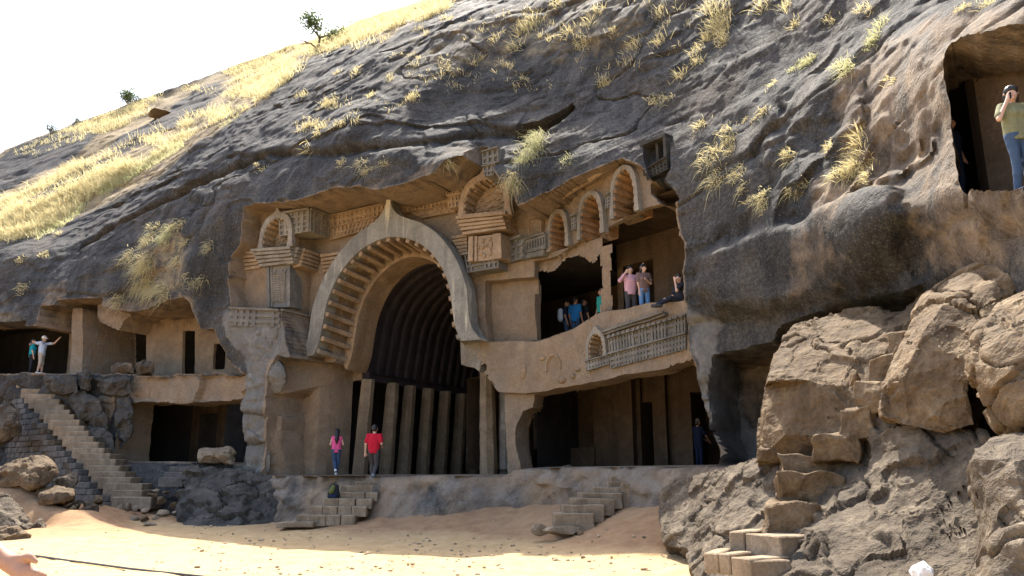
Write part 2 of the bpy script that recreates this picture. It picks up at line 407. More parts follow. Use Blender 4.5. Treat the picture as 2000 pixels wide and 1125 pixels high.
def paint(poly, zone, feather=0.35, k=1.0):
    pz = np.asarray(poly)[:, :2]; lo = pz.min(0)-feather-1.2; hi = pz.max(0)+feather+1.2
    iu = np.where((ugrid > lo[0]) & (ugrid < hi[0]))[0]; iz = np.where((zgrid > lo[1]) & (zgrid < hi[1]))[0]; s = (slice(iu[0], iu[-1]+1), slice(iz[0], iz[-1]+1))
    d = sdpoly(GU[s]+WARP1[s]*0.5, GZ[s]+WARP2[s]*0.5, pz); m = sstep(-feather, feather, d)*k
    for A, val in zip((ZR, ZG, ZB), zone): A[s] = A[s]*(1-m)+val*m

# ---- natural relief of the outer rock
_P3 = pos(GU, GZ, W)
hi_ = sstep(12.5, 16.5, GZ)
rel = 0.6*fbm(_P3*0.22, 3, 1) + 0.12*fbm(np.stack([GU*0.25, GZ*0.8, W*0.35], -1), 3, 5)
rel += 0.10*fbm(_P3*0.9, 3, 54)
_rr = sstep(12.0, 15.0, GU)*sstep(13.0, 10.0, GZ)
rel += _rr*(0.15*ridged(_P3*0.75, 3, 131)+0.12*fbm(_P3*1.7, 3, 133))
# bedding: each bed leans out towards its lower edge, then breaks back in a sharp ledge
_bw = fbm(_P3*0.14, 3, 81)*1.3+fbm(np.stack([GU*0.35, GZ*0.35, W*0.35], -1), 3, 82)*0.45
for fq, am_, sd_ in ((0.42, 0.25, 83), (1.05, 0.11, 84), (2.3, 0.055, 85)):
    ph = GZ*fq+_bw*fq*1.6+0.02*GU*fq; fr = ph-np.floor(ph); bed = _TAB[(np.floor(ph).astype(int)*7919+sd_) & 262143]
    rel += am_*(0.5+0.5*bed)*((1-fr)*sstep(0.0, 0.10, fr)-0.4)*sstep(-0.25, 0.3, fbm(_P3*0.3+sd_, 3, sd_))
_wp = np.stack([GU*0.16, GZ*0.30, W*0.22], -1)+0.35*fbm(_P3*0.35, 3, 88)[..., None]
for sd_, am_ in ((101, 0.13), (117, 0.10)):
    ck = np.abs(fbm(_wp, 2, sd_)); rel -= am_*sstep(0.03, 0.004, ck)*sstep(-0.1, 0.25, fbm(_P3*0.11+sd_, 2, sd_+3))
f1, fe, cv = cells(np.stack([GU*0.28, GZ*0.5, W*0.4], -1)+np.stack([fbm(_P3*0.45, 4, 60), fbm(_P3*0.45+9, 4, 61), fbm(_P3*0.45+31, 4, 62)], -1)*1.1, 41)
rel += (0.22+0.3*_rr)*(cv-0.5)*sstep(0.0, 0.2, fe) - 0.04*(1-sstep(0.0, 0.05, fe))*sstep(0.3, 0.7, cv)
damp = sstep(0, 1, np.clip((W0*0+1), 0, 1))
# horizontal bedding ledges on the upper slope
led = np.abs(((GZ*0.42+0.25*fbm(_P3*0.12, 3, 71)+0.015*GU) % 1.0)-0.5)
rel += 0.35*sstep(0.5, 0.44, led)*sstep(12.5, 15.5, GZ)*0 - 0.2*sstep(0.06, 0.0, led)*sstep(13, 16, GZ)*sstep(0.0, 0.35, fbm(_P3*0.16+50, 3, 72))
W = W+rel
# long drip groove running over the brow
gl = np.array([uvw(hitb(x, y)) for x, y in [(150,480),(300,400),(400,350),(520,300),(640,300),(760,285),(860,275),(960,262),(1010,258)]])
gz = np.interp(GU, gl[:, 0], gl[:, 1], left=-99, right=-99)
dz = GZ-gz
_gv = 0.55+0.6*fbm(np.stack([GU*0.5, GU*0, GU*0], -1), 3, 95)
W -= 0.5*_gv.clip(0.1, 1)*np.exp(-(dz/(0.12+0.16*_gv.clip(0, 1)))**2)*(gz > -50)
W += 0.25*sstep(0, 0.15, dz)*np.exp(-np.clip(dz, 0, 9)/1.2)*(gz > -50)*0.6
carve(outline([(1372,500),(1450,472),(1560,440),(1620,415),(1680,388),(1742,398),(1762,450),(1742,540),(1640,578),(1500,604),(1400,612),(1360,565)]), lambda u, z: BASE(np.stack([u, z], -1))+0.55+0.3*fbm(np.stack([u*0.5, z*0.7, u*0], -1), 3, 66), 0.12, 0.22, 0.0, None, 'max')
carve(outline([(1650,440),(1690,400),(1745,402),(1765,450),(1750,530),(1690,560),(1655,520)]), lambda u, z: BASE(np.stack([u, z], -1))+0.8+0.25*fbm(np.stack([u*0.9, z*0.9, u*0+4], -1), 3, 68), 0.2, 0.3, 0.0, None, 'max')
# dark hollow under the rock bridge on the brow
carve(outline([(1000,262),(1020,246),(1050,240),(1085,222),(1112,204),(1118,210),(1090,238),(1060,256),(1030,268),(1005,268)]), lambda u, z: W0[0, 0]*0+BASE(np.stack([u, z], -1))-1.6, 0.03, 0.08, 0.0)

# ---- the main court (chaitya facade)
court = [(476,404),(505,399),(530,396),(565,394),(600,386),(625,377),(660,368),(700,364),(735,372),(765,370),(800,356),(830,342),(850,336),(868,318),(905,303),(925,285),(945,283),
         (962,300),(966,330),(985,352),(1003,372),(1010,400),(1022,398),(1045,386),(1070,372),(1110,348),(1150,332),(1205,307),(1215,300),(1245,318),(1262,350),(1300,372),(1318,372),(1332,440),(1343,482),(1337,530),(1334,572),
         (1342,600),(1344,690),(1360,720),(1371,760),(1378,800),(1388,832),(1398,850),(1404,880),(1400,915),(1020,915),(1000,929),(526,929),(526,775),(566,738),(572,715),(562,655),(547,606),(500,598),(452,600),(447,560),(451,500),(468,470)]
court_p = outline(court)
wallw = -0.75
def court_to(u, z):
    return np.where(u < -5.0, 0.05, np.maximum(wallw, WA+WB*u-0.35))
carve(court_p, court_to, 0.07, 0.03, 1.0, (1, 0, 0), mode='min')
# left bay over the railing is set a little deeper
# ---- side wall of the open front hall, hollow between the wall and the pillars
hall_p = [(-5.0,1.6),(-5.02,4.6),(-4.95,5.6),(-4.7,6.0),(-4.2,5.85),(3.0,5.85),(3.75,5.2),(4.0,4.5),(4.15,1.6)]
carve(hall_p, lambda u, z: np.where(u < -4.0, 0.72-1.95*(u+5.0), -2.35), 0.03, 0.03, 1.0, (1, 0, 0), mode='min')
# vaulted hall: horseshoe opening, the hall itself is built of its own meshes
AXU = -0.38
ARC_IN = [(3.3,6.0),(3.04,6.5),(2.92,7.2),(2.82,7.8),(2.67,8.25),(2.42,8.72),(2.05,9.2),(1.6,9.58),(1.05,9.88),(0.5,10.05),(0.0,10.1)]
ARC_OUT = [(4.1,5.98),(3.78,6.28),(3.62,6.6),(3.57,7.1),(3.52,7.75),(3.2,8.6),(2.79,9.28),(2.22,9.92),(1.57,10.4),(0.78,10.72),(0.42,10.9),(0.2,11.12),(0.1,11.4),(0.06,11.75)]
AXU = -0.46
def vault_half(k=0.93, drop=0.0): return [(a*k, 5.4+(b-5.4)*0.985-drop) for a, b in ARC_IN if b > 6.3]
vh = [(2.98, 5.35)]+vault_half(0.98)
hole = [(AXU-3.49, 1.64), (AXU-3.49, 5.3)]+[(AXU-a, b) for a, b in vh]+[(AXU+a, b) for a, b in vh[::-1]]+[(AXU+3.9, 5.3), (AXU+3.9, 1.64)]
carve([(a, b) for a, b in hole], -2.35, 0.0, 0.02, 1.0, (0.9, 0, 0.0), mode='min', hole=True)
# ---- right wing
wmin = lambda off: (lambda u, z: WA+off+WB*u)
pier = outline([(948,548),(1046,541),(1046,668),(955,672),(948,620)], wallw)
carve(pier, -1.15, 0.02, 0.03, 1.0, (1, 0, 0))
up = outline([(1046,545),(1046,512),(1090,499),(1130,474),(1160,456),(1200,436),(1260,408),(1325,390),(1343,482),(1336,572),(1330,588),(1290,592),(1262,596),(1240,597),(1215,603),(1180,607),(1165,612),(1140,632),(1120,643),(1050,667)], wing(-0.35))
carve(up, wmin(-0.55), 0.03, 0.03, 1.0, (1, 0, 0), mode='min', hole=True)
carve(outline([(1047,502),(1120,477),(1205,438),(1206,500),(1196,532),(1178,520),(1160,514),(1135,524),(1112,545),(1080,547),(1047,541)], wing(-1.9)), wmin(-1.9), 0.05, 0.05, 0.6, (1, 0, 0), mode='max', rag=0.25, hole='fill')
carve(outline([(1196,500),(1214,495),(1212,560),(1217,612),(1198,614),(1203,560)], wing(-1.5)), wmin(-1.5), 0.05, 0.04, 0.7, (1, 0, 0), mode='max', hole='fill')
carve(outline([(946,672),(1050,667),(1120,644),(1140,632),(1165,612),(1180,607),(1215,603),(1240,597),(1290,592),(1336,585),(1352,600),(1352,706),(1300,722),(1200,738),(1120,754),(1045,768),(985,770),(962,730)], wing(0.0)), lambda u, z: np.maximum(WA+0.05+WB*u, -0.55)+0.05*fbm(np.stack([u*2, z*2, u*0], -1), 3, 5), 0.03, 0.03, 0.75, (0.9, 0, 0))
low = outline([(1043,770),(1120,757),(1200,741),(1300,725),(1346,709),(1362,727),(1372,765),(1378,800),(1390,835),(1404,880),(1400,915),(1022,915),(1012,870),(1014,838),(1025,802),(1040,795)], wing(-0.2))
carve(low, wmin(-0.85), 0.05, 0.04, 1.0, (1, 0, 0), mode='min', hole=True)
for cx, cy, hw, ht, off, dep in ((1091, 486, 0.37, 1.22, -0.2, 0.75), (1155, 462, 0.44, 1.36, -0.2, 0.8), (1221, 420, 0.43, 1.45, -0.2, 0.8), (1166, 700, 0.31, 0.74, 0.1, 0.35)):
    o0 = hitp(cx, cy, wing(off)); pr = [(hw*0.94, -0.02), (hw, ht*0.28), (hw*0.97, ht*0.5), (hw*0.8, ht*0.75), (hw*0.48, ht*0.93), (0.0, ht)]
    pr = [(-a-0.03, b+0.02) for a, b in pr]+[(a+0.03, b+0.02) for a, b in pr[::-1]]
    q = np.array([uvw(o0+WU*a+ZZ*b)[:2] for a, b in pr]); carve(q, (lambda dd: (lambda u, z: WA+dd+WB*u))(off-dep*1.15), 0.0, 0.02, 1.0, (1, 0, 0), mode='min')
# window set in the dark rock right of the blind arches
carve(outline([(1252,282),(1304,262),(1308,330),(1296,352),(1262,348)]), lambda u, z: BASE(np.stack([u, z], -1))-0.55, 0.02, 0.04, 1.0)
# dark hollow beside it
carve(outline([(1262,352),(1295,355),(1318,378),(1326,392),(1290,392),(1262,368)]), lambda u, z: BASE(np.stack([u, z], -1))-1.5, 0.04, 0.06, 0.2)
# ---- hollow under the right mass
carve(outline([(1398,700),(1432,692),(1515,674),(1530,645),(1640,602),(1800,568),(1815,700),(1800,910),(1410,910),(1396,835),(1392,765)]), lambda u, z: BASE(np.stack([u, z], -1))-2.2, 0.06, 0.08, 0.5, (0.55, 0, 0))
# ---- high cave at the far right
def hc(u, z): return BASE(np.stack([u, z*0+6.2], -1))
ldg = outline([(1772,430),(1800,405),(1880,382),(2010,372),(2200,360),(2250,420),(2200,520),(1990,520),(1900,470),(1820,450)])
carve(outline([(1846,150),(1848,116),(1872,100),(1920,88),(2010,68),(2200,50),(2200,370),(2010,375),(1905,385),(1880,380),(1868,330),(1853,230)]), lambda u, z: BASE(np.stack([u, z], -1))-1.3, 0.06, 0.04, 1.0, (0.8, 0, 0), mode='min', hole=True)
# ---- caves on the left
def wl(u): return BASE(np.stack([u, u*0+7.6], -1))
upl = outline([(-160,655),(0,640),(60,638),(124,613),(150,603),(181,590),(212,606),(262,610),(300,602),(332,592),(366,583),(378,600),(392,643),(412,640),(426,668),(440,700),(470,727),(482,738),(440,729),(420,729),(300,732),(160,729),(90,731),(0,731),(-160,738)])
carve(upl, lambda u, z: wl(u)-2.3, 0.08, 0.05, 1.0, (1, 0, 0), mode='min')
def lin_on(off): 
    def f(pts):
        out = []
        for x, y in pts:
            r = ray(x, y); Y = np.linspace(20, 60, 400); P = EYE+np.outer(Y, r); u, z, w = uvw(P); g = w-(wl(u)+off); k = max(1, int(np.argmax(g < 0))); out.append((u[k], z[k], w[k]))
        return np.array(out)
    return f
L23 = lin_on(-2.3)
for pts, dep in ([(-160,645),(137,640),(132,740),(-160,740)], -2.42), ([(160,612),(286,606),(286,740),(160,740)], -3.6), ([(190,600),(288,600),(288,720),(190,722)], -3.72), ([(357,646),(382,646),(380,745),(356,745)], -2.42), ([(420,672),(444,672),(441,722),(418,722)], -2.42):
    carve(L23(pts), (lambda dep: (lambda u, z: wl(u)+dep))(dep), 0.02, 0.03, 1.0, (0.85, 0, 0), mode='min', hole=(dep != -3.6))
L10 = lin_on(-1.0)
carve(L10([(196,596),(264,600),(263,618),(247,628),(240,648),(222,640),(200,630),(197,618)]), lambda u, z: wl(u)-0.9, 0.03, 0.03, 0.9, (1, 0.3, 0), mode='max', hole='fill')
carve(L10([(139,600),(161,600),(160,660),(158,740),(130,740),(136,690)]), lambda u, z: wl(u)-1.1, 0.03, 0.04, 1.0, (1, 0.35, 0), mode='max', hole='fill')
lol = outline([(244,783),(264,786),(363,788),(482,778),(478,905),(380,903),(232,901),(238,840)])
carve(lol, lambda u, z: wl(u)-1.4, 0.06, 0.05, 1.0, (0.9, 0, 0), mode='min', hole=True)
L20 = lin_on(-1.6)
carve(L20([(256,780),(296,780),(282,830),(300,925),(262,925),(262,880)]), lambda u, z: wl(u)-1.2, 0.05, 0.05, 0.7, (0.9, 0, 0), mode='max', hole='fill')
# cut band of rock between the two left storeys
carve(outline([(262,738),(482,734),(484,778),(440,784),(363,787),(300,785),(270,782),(250,760)]), lambda u, z: BASE(np.stack([u, z], -1))-0.1+0.3*(cells(np.stack([u*0.75, z*0.75, u*0], -1)+0.5*fbm(np.stack([u*0.8, z*0.8, u*0], -1), 3, 8)[..., None], 18)[2]-0.5), 0.08, 0.06, 0.7, (1, 0, 0))
# ---- terrace front
tw = np.array([uvw(hitp(x, y, w)) for x, y, w in [(-200,960,3.6),(60,960,2.6),(150,960,2.2),(300,960,1.7),(420,960,1.6),(500,960,1.3),(600,970,1.4),(760,970,1.5),(900,965,1.5)]]+[uvw(at(x, y, Y)) for x, y, Y in [(1000,960,24.7),(1150,955,22.9),(1300,960,20.6),(1390,960,19.2),(1500,960,18),(1800,960,15)]])
wt = np.interp(GU, tw[:, 0], tw[:, 2])
zt = np.interp(GU, [-30, -9.9, -9.2, 4.9, 5.3, 14, 15], [2.08, 2.08, 1.63, 1.63, 1.86, 1.86, 1.86]) + 0.03*fbm(np.stack([GU*1.3, GU*0, GU*0], -1), 3, 4)
tm = sstep(0.02, -0.02, GZ-zt)
rel2 = 0.34*fbm(np.stack([GU*0.5, GZ*0.9, GU*0+3], -1), 4, 91)+0.25*(cv-0.5)*sstep(0, .2, fe)+0.1*ridged(np.stack([GU*0.8, GZ*1.6, GU*0], -1), 3, 12)
ts = np.clip(zt-GZ, 0, 9)
twv = wt+0.42*ts+rel2*sstep(0.0, 0.5, ts)-0.12*np.exp(-ts/0.08)
inner = (GU > -30)
W = np.where(inner, W*(1-tm)+twv*tm, W); DZ = np.where(np.abs(GZ-zt) < 0.12, 0.0, DZ); SMOOTH = SMOOTH*(1-tm)+0.3*tm; ZR = ZR*(1-tm)+0.12*tm*(1+0*GU); ZG *= (1-tm)
# tool marks and unevenness on the cut faces
_P3 = pos(GU, GZ, W)
W = W + SMOOTH*(0.035*fbm(np.stack([GU*0.8, GZ*0.8, W*0.2], -1), 3, 3)+0.012*fbm(np.stack([GU*6, GZ*6, W*0.2], -1), 2, 14))
W = W + (1-SMOOTH)*(0.05*fbm(_P3*1.6, 4, 15)+0.03*ridged(_P3*2.2, 3, 19))
# ---- colour zones that are not simply the cuts
O = outline
paint(O([(470,700),(478,735),(476,930),(528,930),(530,775),(568,735),(572,700),(560,640),(545,604),(500,596),(440,602),(425,640)]), (0.1, 0.85, 0), 0.2)
paint(O([(1340,590),(1400,640),(1410,760),(1430,820),(1500,800),(1500,905),(1400,905),(1385,830),(1360,720),(1344,690)]), (0.1, 0.8, 0), 0.2)
paint(O([(1640,150),(1760,60),(1850,30),(2050,0),(2050,560),(1880,560),(1800,500),(1760,400),(1640,330),(1620,240)]), (0.5, 0, 0), 0.6)
paint(O([(1590,330),(1760,330),(1750,420),(1600,430)]), (0.55, 0, 0), 0.5)
paint(O([(1560,430),(1660,420),(1670,560),(1540,600)]), (0.45, 0, 0), 0.4)
paint(O([(545,395),(620,380),(760,374),(850,340),(905,305),(940,288),(930,270),(890,285),(840,312),(790,345),(700,358),(620,372)]), (0.55, 0, 0), 0.25, 0.7)
for poly in ([(120,600),(180,585),(380,580),(400,640),(330,640),(180,640)], [(60,560),(120,540),(130,600),(80,620)]): paint(O(poly), (0.6, 0, 0), 0.35, 0.8)
paint(O([(270,500),(330,420),(380,470),(360,590),(280,590)]), (0.35, 0, 0.45), 0.6)
paint(O([(40,640),(20,580),(0,560),(-60,600),(-60,660)]), (0, .5, 0), 0.5)
# soil on the upper grassy slope
paint(O([(-300,560),(0,460),(130,430),(200,400),(300,350),(420,265),(520,190),(570,140),(650,110),(760,80),(900,0),(1000,-60),(900,-80),(600,70),(0,290),(-300,400)]), (0, 0.25, 0.8), 1.0)
paint(O([(760,90),(1000,20),(1100,-40),(1400,-60),(1300,20),(1250,130),(1000,140),(820,170),(760,140)]), (0, 0.3, 0.38), 1.6, 0.8)
_jm = sstep(-5.2, -5.1, GU)*sstep(-3.9, -4.0, GU)*sstep(6.0, 5.7, GZ)*sstep(1.6, 1.66, GZ)
ZR = ZR*(1-_jm)+_jm; ZG = ZG*(1-_jm)
RBANDS = [[(-20,318),(60,275),(130,255),(200,262),(150,300),(60,345),(-20,385)], [(215,285),(260,255),(330,215),(400,165),(430,160),(425,185),(385,225),(300,265),(240,300)], [(40,400),(130,345),(230,300),(240,310),(140,365),(60,412)], [(560,152),(600,115),(660,95),(730,72),(737,84),(670,108),(600,137)]]
for rb in RBANDS: paint(O(rb), (0, 0.12, 0), 0.5)
# terrace strip: soil-stained at the foot
zfoot = sstep(1.2, 0.3, GZ)*sstep(-9, -6, GU)
ZG = np.maximum(ZG, tm*(0.38+0.4*WARP1)*sstep(-8, -6, GU)); ZR = np.maximum(ZR, tm*(0.62+0.6*WARP2)*sstep(-8, -3.0, GU))
ZR = np.maximum(ZR, 0.6*zfoot)
# ---- ridge
rl = np.array([uvw(at(x, y, Y)) for x, y, Y in [(-300,420,66),(0,300,64),(60,270,65),(150,236,66),(300,186,66),(450,130,64),(600,78,62),(750,22,56),(890,-15,50),(1050,-70,42),(1300,-160,38)]])
zr = np.interp(GU, rl[:, 0], rl[:, 1], left=rl[0, 1], right=60.0)+0.5*fbm(np.stack([GU*0.25, GU*0, GU*0], -1), 4, 33)
ex = np.clip(GZ-zr, 0, 99)
ZF = np.where(ex > 0, zr-0.12*ex, GZ); W = W-3.0*ex
V = pos(GU+DU, ZF+DZ*(ex <= 0), W).reshape(-1, 3)
nu, nz = GU.shape
ii = (np.arange(nu-1)[:, None]*nz+np.arange(nz-1)[None]).ravel()
F = np.stack([ii, ii+nz, ii+nz+1, ii+1], -1)
HOLE &= ~(tm > 0.5)
hf = HOLE.reshape(-1)[F].all(1); F = F[~hf]
me = mesh_np('rock_hillside', V, F, True, 42)
set_col(me, 'zone', np.stack([ZR.ravel(), ZG.ravel(), ZB.ravel()], -1).clip(0, 1))
cliff = link('rock_hillside', me, M['cliff']); tag(cliff, 'dark weathered rock hillside with caves cut into its foot', 'hillside', kind='structure')
from mathutils.bvhtree import BVHTree
_tri = F
BVH = BVHTree.FromPolygons([tuple(v) for v in V.tolist()], [tuple(f) for f in F.tolist()])
def hitc(px, py):
    """first point of the finished cliff seen at a picture point, with its normal"""
    r = ray(px, py); h = BVH.ray_cast(Vector(EYE), Vector(r).normalized())
    return (np.array(h[0]), np.array(h[1])) if h[0] is not None else (None, None)

# ================================================================== rooms cut into the rock behind the openings
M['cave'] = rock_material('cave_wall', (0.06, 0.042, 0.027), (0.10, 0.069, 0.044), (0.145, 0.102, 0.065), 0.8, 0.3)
M['cave_lit'] = rock_material('lit_cave_wall', (0.10, 0.07, 0.045), (0.15, 0.105, 0.068), (0.20, 0.145, 0.095), 0.8, 0.3)  # lighter copy of the cave wall, the daylight on it put into the colour
M['cave_shaded'] = rock_material('shaded_cave_wall', (0.022, 0.02, 0.02), (0.04, 0.035, 0.032), (0.065, 0.056, 0.048), 0.8, 0.3)  # rock darkened in colour to stand in for the weak light inside
def room(name, us, wf, wb, z0, z1, mat, label, ends=(True, True)):
    """open-fronted room: floor, ceiling, back and end walls following the sheet coordinate u"""
    us = np.asarray(us, float); wf = np.broadcast_to(wf, us.shape); wb = np.broadcast_to(wb, us.shape)
    r = [pos(us, us*0+z0, wf), pos(us, us*0+z0, wb), pos(us, us*0+z1, wb), pos(us, us*0+z1, wf)]
    mb = MB(); mb.strip([list(x) for x in r])
    for k, e in zip((0, -1), ends):
        if e: mb.add([x[k] for x in r], [(0, 1, 2, 3)])
    me = mb.mesh(name, recalc=False); o = link(name, me, mat); return tag(o, label, 'cave interior', kind='structure')
def wall_doors(name, u0, u1, z0, z1, plane, doors, mat, depth=2.0, dmat=None):
    """wall on the plane w=a+b*u with recessed door openings (ua, ub, za, zb)"""
    a, b = plane; X = sorted({u0, u1}|{x for d in doors for x in d[:2]}); Zs = sorted({z0, z1}|{x for d in doors for x in d[2:]}); mb = MB()
    P = lambda u, z, w=0.0: pos(u, z, a+b*u+w)
    for i in range(len(X)-1):
        for j in range(len(Zs)-1):
            cu, cz = (X[i]+X[i+1])/2, (Zs[j]+Zs[j+1])/2
            if any(d[0] < cu < d[1] and d[2] < cz < d[3] for d in doors): continue
            mb.add([P(X[i], Zs[j]), P(X[i+1], Zs[j]), P(X[i+1], Zs[j+1]), P(X[i], Zs[j+1])], [(0, 1, 2, 3)])
    for ua, ub, za, zb in doors:
        q = [(ua, za), (ub, za), (ub, zb), (ua, zb)]
        mb.add([P(*c) for c in q]+[P(*c, -depth) for c in q], [(0, 1, 5, 4), (1, 2, 6, 5), (2, 3, 7, 6), (3, 0, 4, 7), (4, 5, 6, 7)])
    o = link(name, mb.mesh(name, recalc=False), mat); return tag(o, 'inner wall of a rock cut cave with doorways', 'wall', kind='structure')
_us = np.linspace(-48, -8.9, 40); _wl = wl(_us)
room('cave_room', _us, _wl-2.2, _wl-7.5, 5.7, 9.8, M['cave_shaded'], 'dark rooms of the upper left cave')
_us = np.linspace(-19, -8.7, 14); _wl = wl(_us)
room('cave_room', _us, _wl-1.2, _wl-4.2, 2.06, 4.9, M['cave_shaded'], 'dark veranda of the lower left cave')
_ud = lin_on(-3.9)([(310,860),(378,860),(419,860),(455,860)])[:, 0]
_wb = float(wl(np.array([-11.0]))[0])
wall_doors('cave_wall', -19.0, -8.8, 2.06, 4.9, (_wb-3.9, 0.0), [(_ud[1], _ud[2], 2.0, 4.4), (_ud[3], _ud[3]+0.9, 2.0, 4.4)], M['cave'])
_us = np.array([1.2, 13.6]); _ww = WA+WB*_us
room('cave_room', _us, _ww-0.5, _ww-5.2, 6.02, 9.6, M['cave'], 'upper room behind the broken balcony')
_q = lambda px, py, off: uvw(hitp(px, py, wing(off)))[0]
wall_doors('cave_wall', _q(1206, 550, -3.6), 13.6, 6.0, 9.6, (WA-3.6, WB), [(_q(1217, 550, -3.6), _q(1277, 550, -3.6), 6.0, 8.75)], M['cave_lit'], 3.0)
room('cave_room', np.array([1.0, _q(1206, 550, -3.6)]), (WA+WB*np.array([1.0, _q(1206, 550, -3.6)])-0.6), (WA+WB*np.array([1.0, _q(1206, 550, -3.6)])-8), 6.03, 8.62, M['cave_shaded'], 'dark chamber behind the left opening of the balcony', (True, False))
room('cave_room', _us, _ww-0.8, _ww-6.4, 1.84, 5.15, M['cave'], 'lower right veranda')
wall_doors('cave_wall', -1.0, 17, 1.8, 5.15, (WA-4.8, WB), [(_q(1256, 850, -4.8), _q(1276, 850, -4.8), 1.8, 4.1), (_q(1352, 850, -4.8), _q(1420, 850, -4.8), 1.8, 4.3)], M['cave'], 4.0)
mbp = MB()
for x0, x1, z1, off, dp in ((1160, 1236, 5.14, -4.2, 0.6), (960, 1160, 2.62, -4.1, 0.7), (1238, 1252, 5.14, -4.55, 0.3), (1288, 1302, 5.14, -4.55, 0.3)):
    ua, ub = _q(x0, 850, off), _q(x1, 850, off)
    mbp.hexa([pos(u, z, WA+WB*u+off-d) for z in (1.83, z1) for u, d in ((ua, 0), (ub, 0), (ub, dp), (ua, dp))])
o = mbp.build('cave_wall', M['cave'], None); tag(o, 'projecting wall and rock bench at the back of the lower right cave', 'wall', kind='structure')
_us = np.linspace(16.9, 24, 12); _hh = hc(_us, _us*0)
room('cave_room', _us, _hh-2.3, _hh-6.0, 5.38, 9.3, M['cave_shaded'], 'dark high cave at the far right')
_a, _b = at(1915, 250, 13.4), at(2080, 250, 12.2); mbp = MB()
mbp.hexa([np.array([p[0], p[1], z])+d for z in (5.37, 9.2) for p, d in ((_a, 0), (_b, 0), (_b, np.array([0.2, 0.6, 0])), (_a, np.array([0.2, 0.6, 0])))]); o = mbp.build('cave_wall', M['cave_lit'], None); tag(o, 'brown inner wall of the high cave behind the standing person', 'wall', kind='structure')
# ================================================================== ground
GC = [(-60,60,0),]
gp = [(620,1030,25.0),(450,1022,28.3),(350,1012,29.5),(250,990,30.6),(200,1005,29.8),(110,1010,29.3),(800,1010,25.0),(900,1000,24.6),(1000,992,24.0),(1100,1000,22.3),(1200,1010,20.6),(1280,1000,19.6),(1300,1060,18.0),(1100,1040,21.0),(1000,1035,22.0),(800,1040,23.4),(72,984,26.8),(110,979,26.9),(120,1003,27.1),(170,1000,27.2),(50,950,27.4),(160,985,28.2),(200,986,28.9),(60,1032,23.7),(73,1036,24.3),(96,1032,24.6),(20,1052,22.4),(-40,1056,22.3),(262,1014,28.4),(292,1024,28.0),(318,1006,28.7),(236,998,29.3),(10,1045,24.5),(20,962,28.5)]
gpts = [at(*g) for g in gp]
flat = [(-40,24,0.3),(-30,14,-.1),(-20,20,-.08),(-15,26,-.06),(-9,22,-.1),(-5,20,-.1),(-1,18,-.1),(1.5,16,-.1),(3,13.5,-.1),(-10,14,-.1),(-4,12,-.1),(0,9,-.1),(0,0,-.05),(-6,4,-.1),(6,4,-.1),(-20,4,-.1),(-40,0,-.1),(30,0,-.1),(0,-25,-.1),(-40,-30,-.1),(40,-30,-.1),(6,12,.2),(10,9,.4),(20,5,.4),(-19,31.5,.9),(-23,34,1.5),(-32,36,1.2)]
gX = np.array([[p[0], p[1]] for p in gpts]+[[a, b] for a, b, c in flat]); gZ = np.array([p[2] for p in gpts]+[c for a, b, c in flat])
GROUND = RBF(gX, gZ, c=0.8, smooth=0.01)
def gz_at(x, y): return float(GROUND(np.array([[x, y]]))[0])
gx = np.concatenate([np.linspace(-160, -24, 40), np.arange(-23.8, 12, 0.1), np.linspace(12.5, 120, 40)]); gy = np.concatenate([np.linspace(-120, 5, 40), np.arange(5.2, 34, 0.1), np.linspace(34.5, 40, 8)])
AX, AY = np.meshgrid(gx, gy, indexing='ij'); AZ = GROUND(np.stack([AX, AY], -1))
nearc = np.clip((AX*UU[0]+AY*UU[1])*0+0, 0, 1)
rise = sstep(0.0, 0.5, AZ)
AZ = AZ+0.03*fbm(np.stack([AX*0.5, AY*0.5, AX*0], -1), 3, 2)+0.022*fbm(np.stack([AX*2.0, AY*2.0, AX*0], -1), 3, 6)-0.03*sstep(0.5, 0.8, ridged(np.stack([AX*0.45, AY*0.9, AX*0], -1), 2, 26))+rise*(0.06*fbm(np.stack([AX*1.3, AY*1.3, AX*0], -1), 4, 8)+0.05*ridged(np.stack([AX*0.9, AY*0.9, AX*0], -1), 3, 18))
n1, n2 = AX.shape; ii = (np.arange(n1-1)[:, None]*n2+np.arange(n2-1)[None]).ravel()
gme = mesh_np('ground', np.stack([AX, AY, AZ], -1).reshape(-1, 3), np.stack([ii, ii+n2, ii+n2+1, ii+1], -1), True)
t = NT('dry_earth'); v = t.coord(); b1 = t.noise(v, 0.35, 5, 0.6); b2 = t.noise(v, 3.0, 4, 0.65); b3 = t.noise(v, 40, 2, 0.7)
c = t.ramp(b2, [(0.25, (0.325, 0.22, 0.108)), (0.5, (0.40, 0.285, 0.148)), (0.75, (0.46, 0.345, 0.195))])
# reddish soil at the rock foot, shade there mixed into its colour (follows height)
g = t.n('ShaderNodeNewGeometry'); sx = t.n('ShaderNodeSeparateXYZ'); t.l(g.outputs['Position'], sx.inputs[0])
hz = t.math('ADD', sx.outputs['Z'], t.math('MULTIPLY', t.math('SUBTRACT', b1, 0.5), 0.35))
c = t.mix(t.ramp(hz, [(0.0, 0.0), (0.16, 1.0)]), c, t.ramp(b2, [(0.3, (0.22, 0.13, 0.07)), (0.7, (0.32, 0.205, 0.115))]))
c = t.mix(t.ramp(b1, [(0.5, 0.0), (0.7, 0.4)]), c, (0.36, 0.26, 0.15))
c = t.mix(t.ramp(b3, [(0.62, 0.0), (0.72, 0.55)]), c, (0.2, 0.14, 0.085))
M['ground'] = t.done(c, 0.95, t.bump(t.math('ADD', b3, t.math('MULTIPLY', b2, 4.0)), 0.5, 0.012), 0.1)
ground = link('ground', gme, M['ground']); tag(ground, 'dry yellow earth court in front of the rock', 'ground', kind='structure')
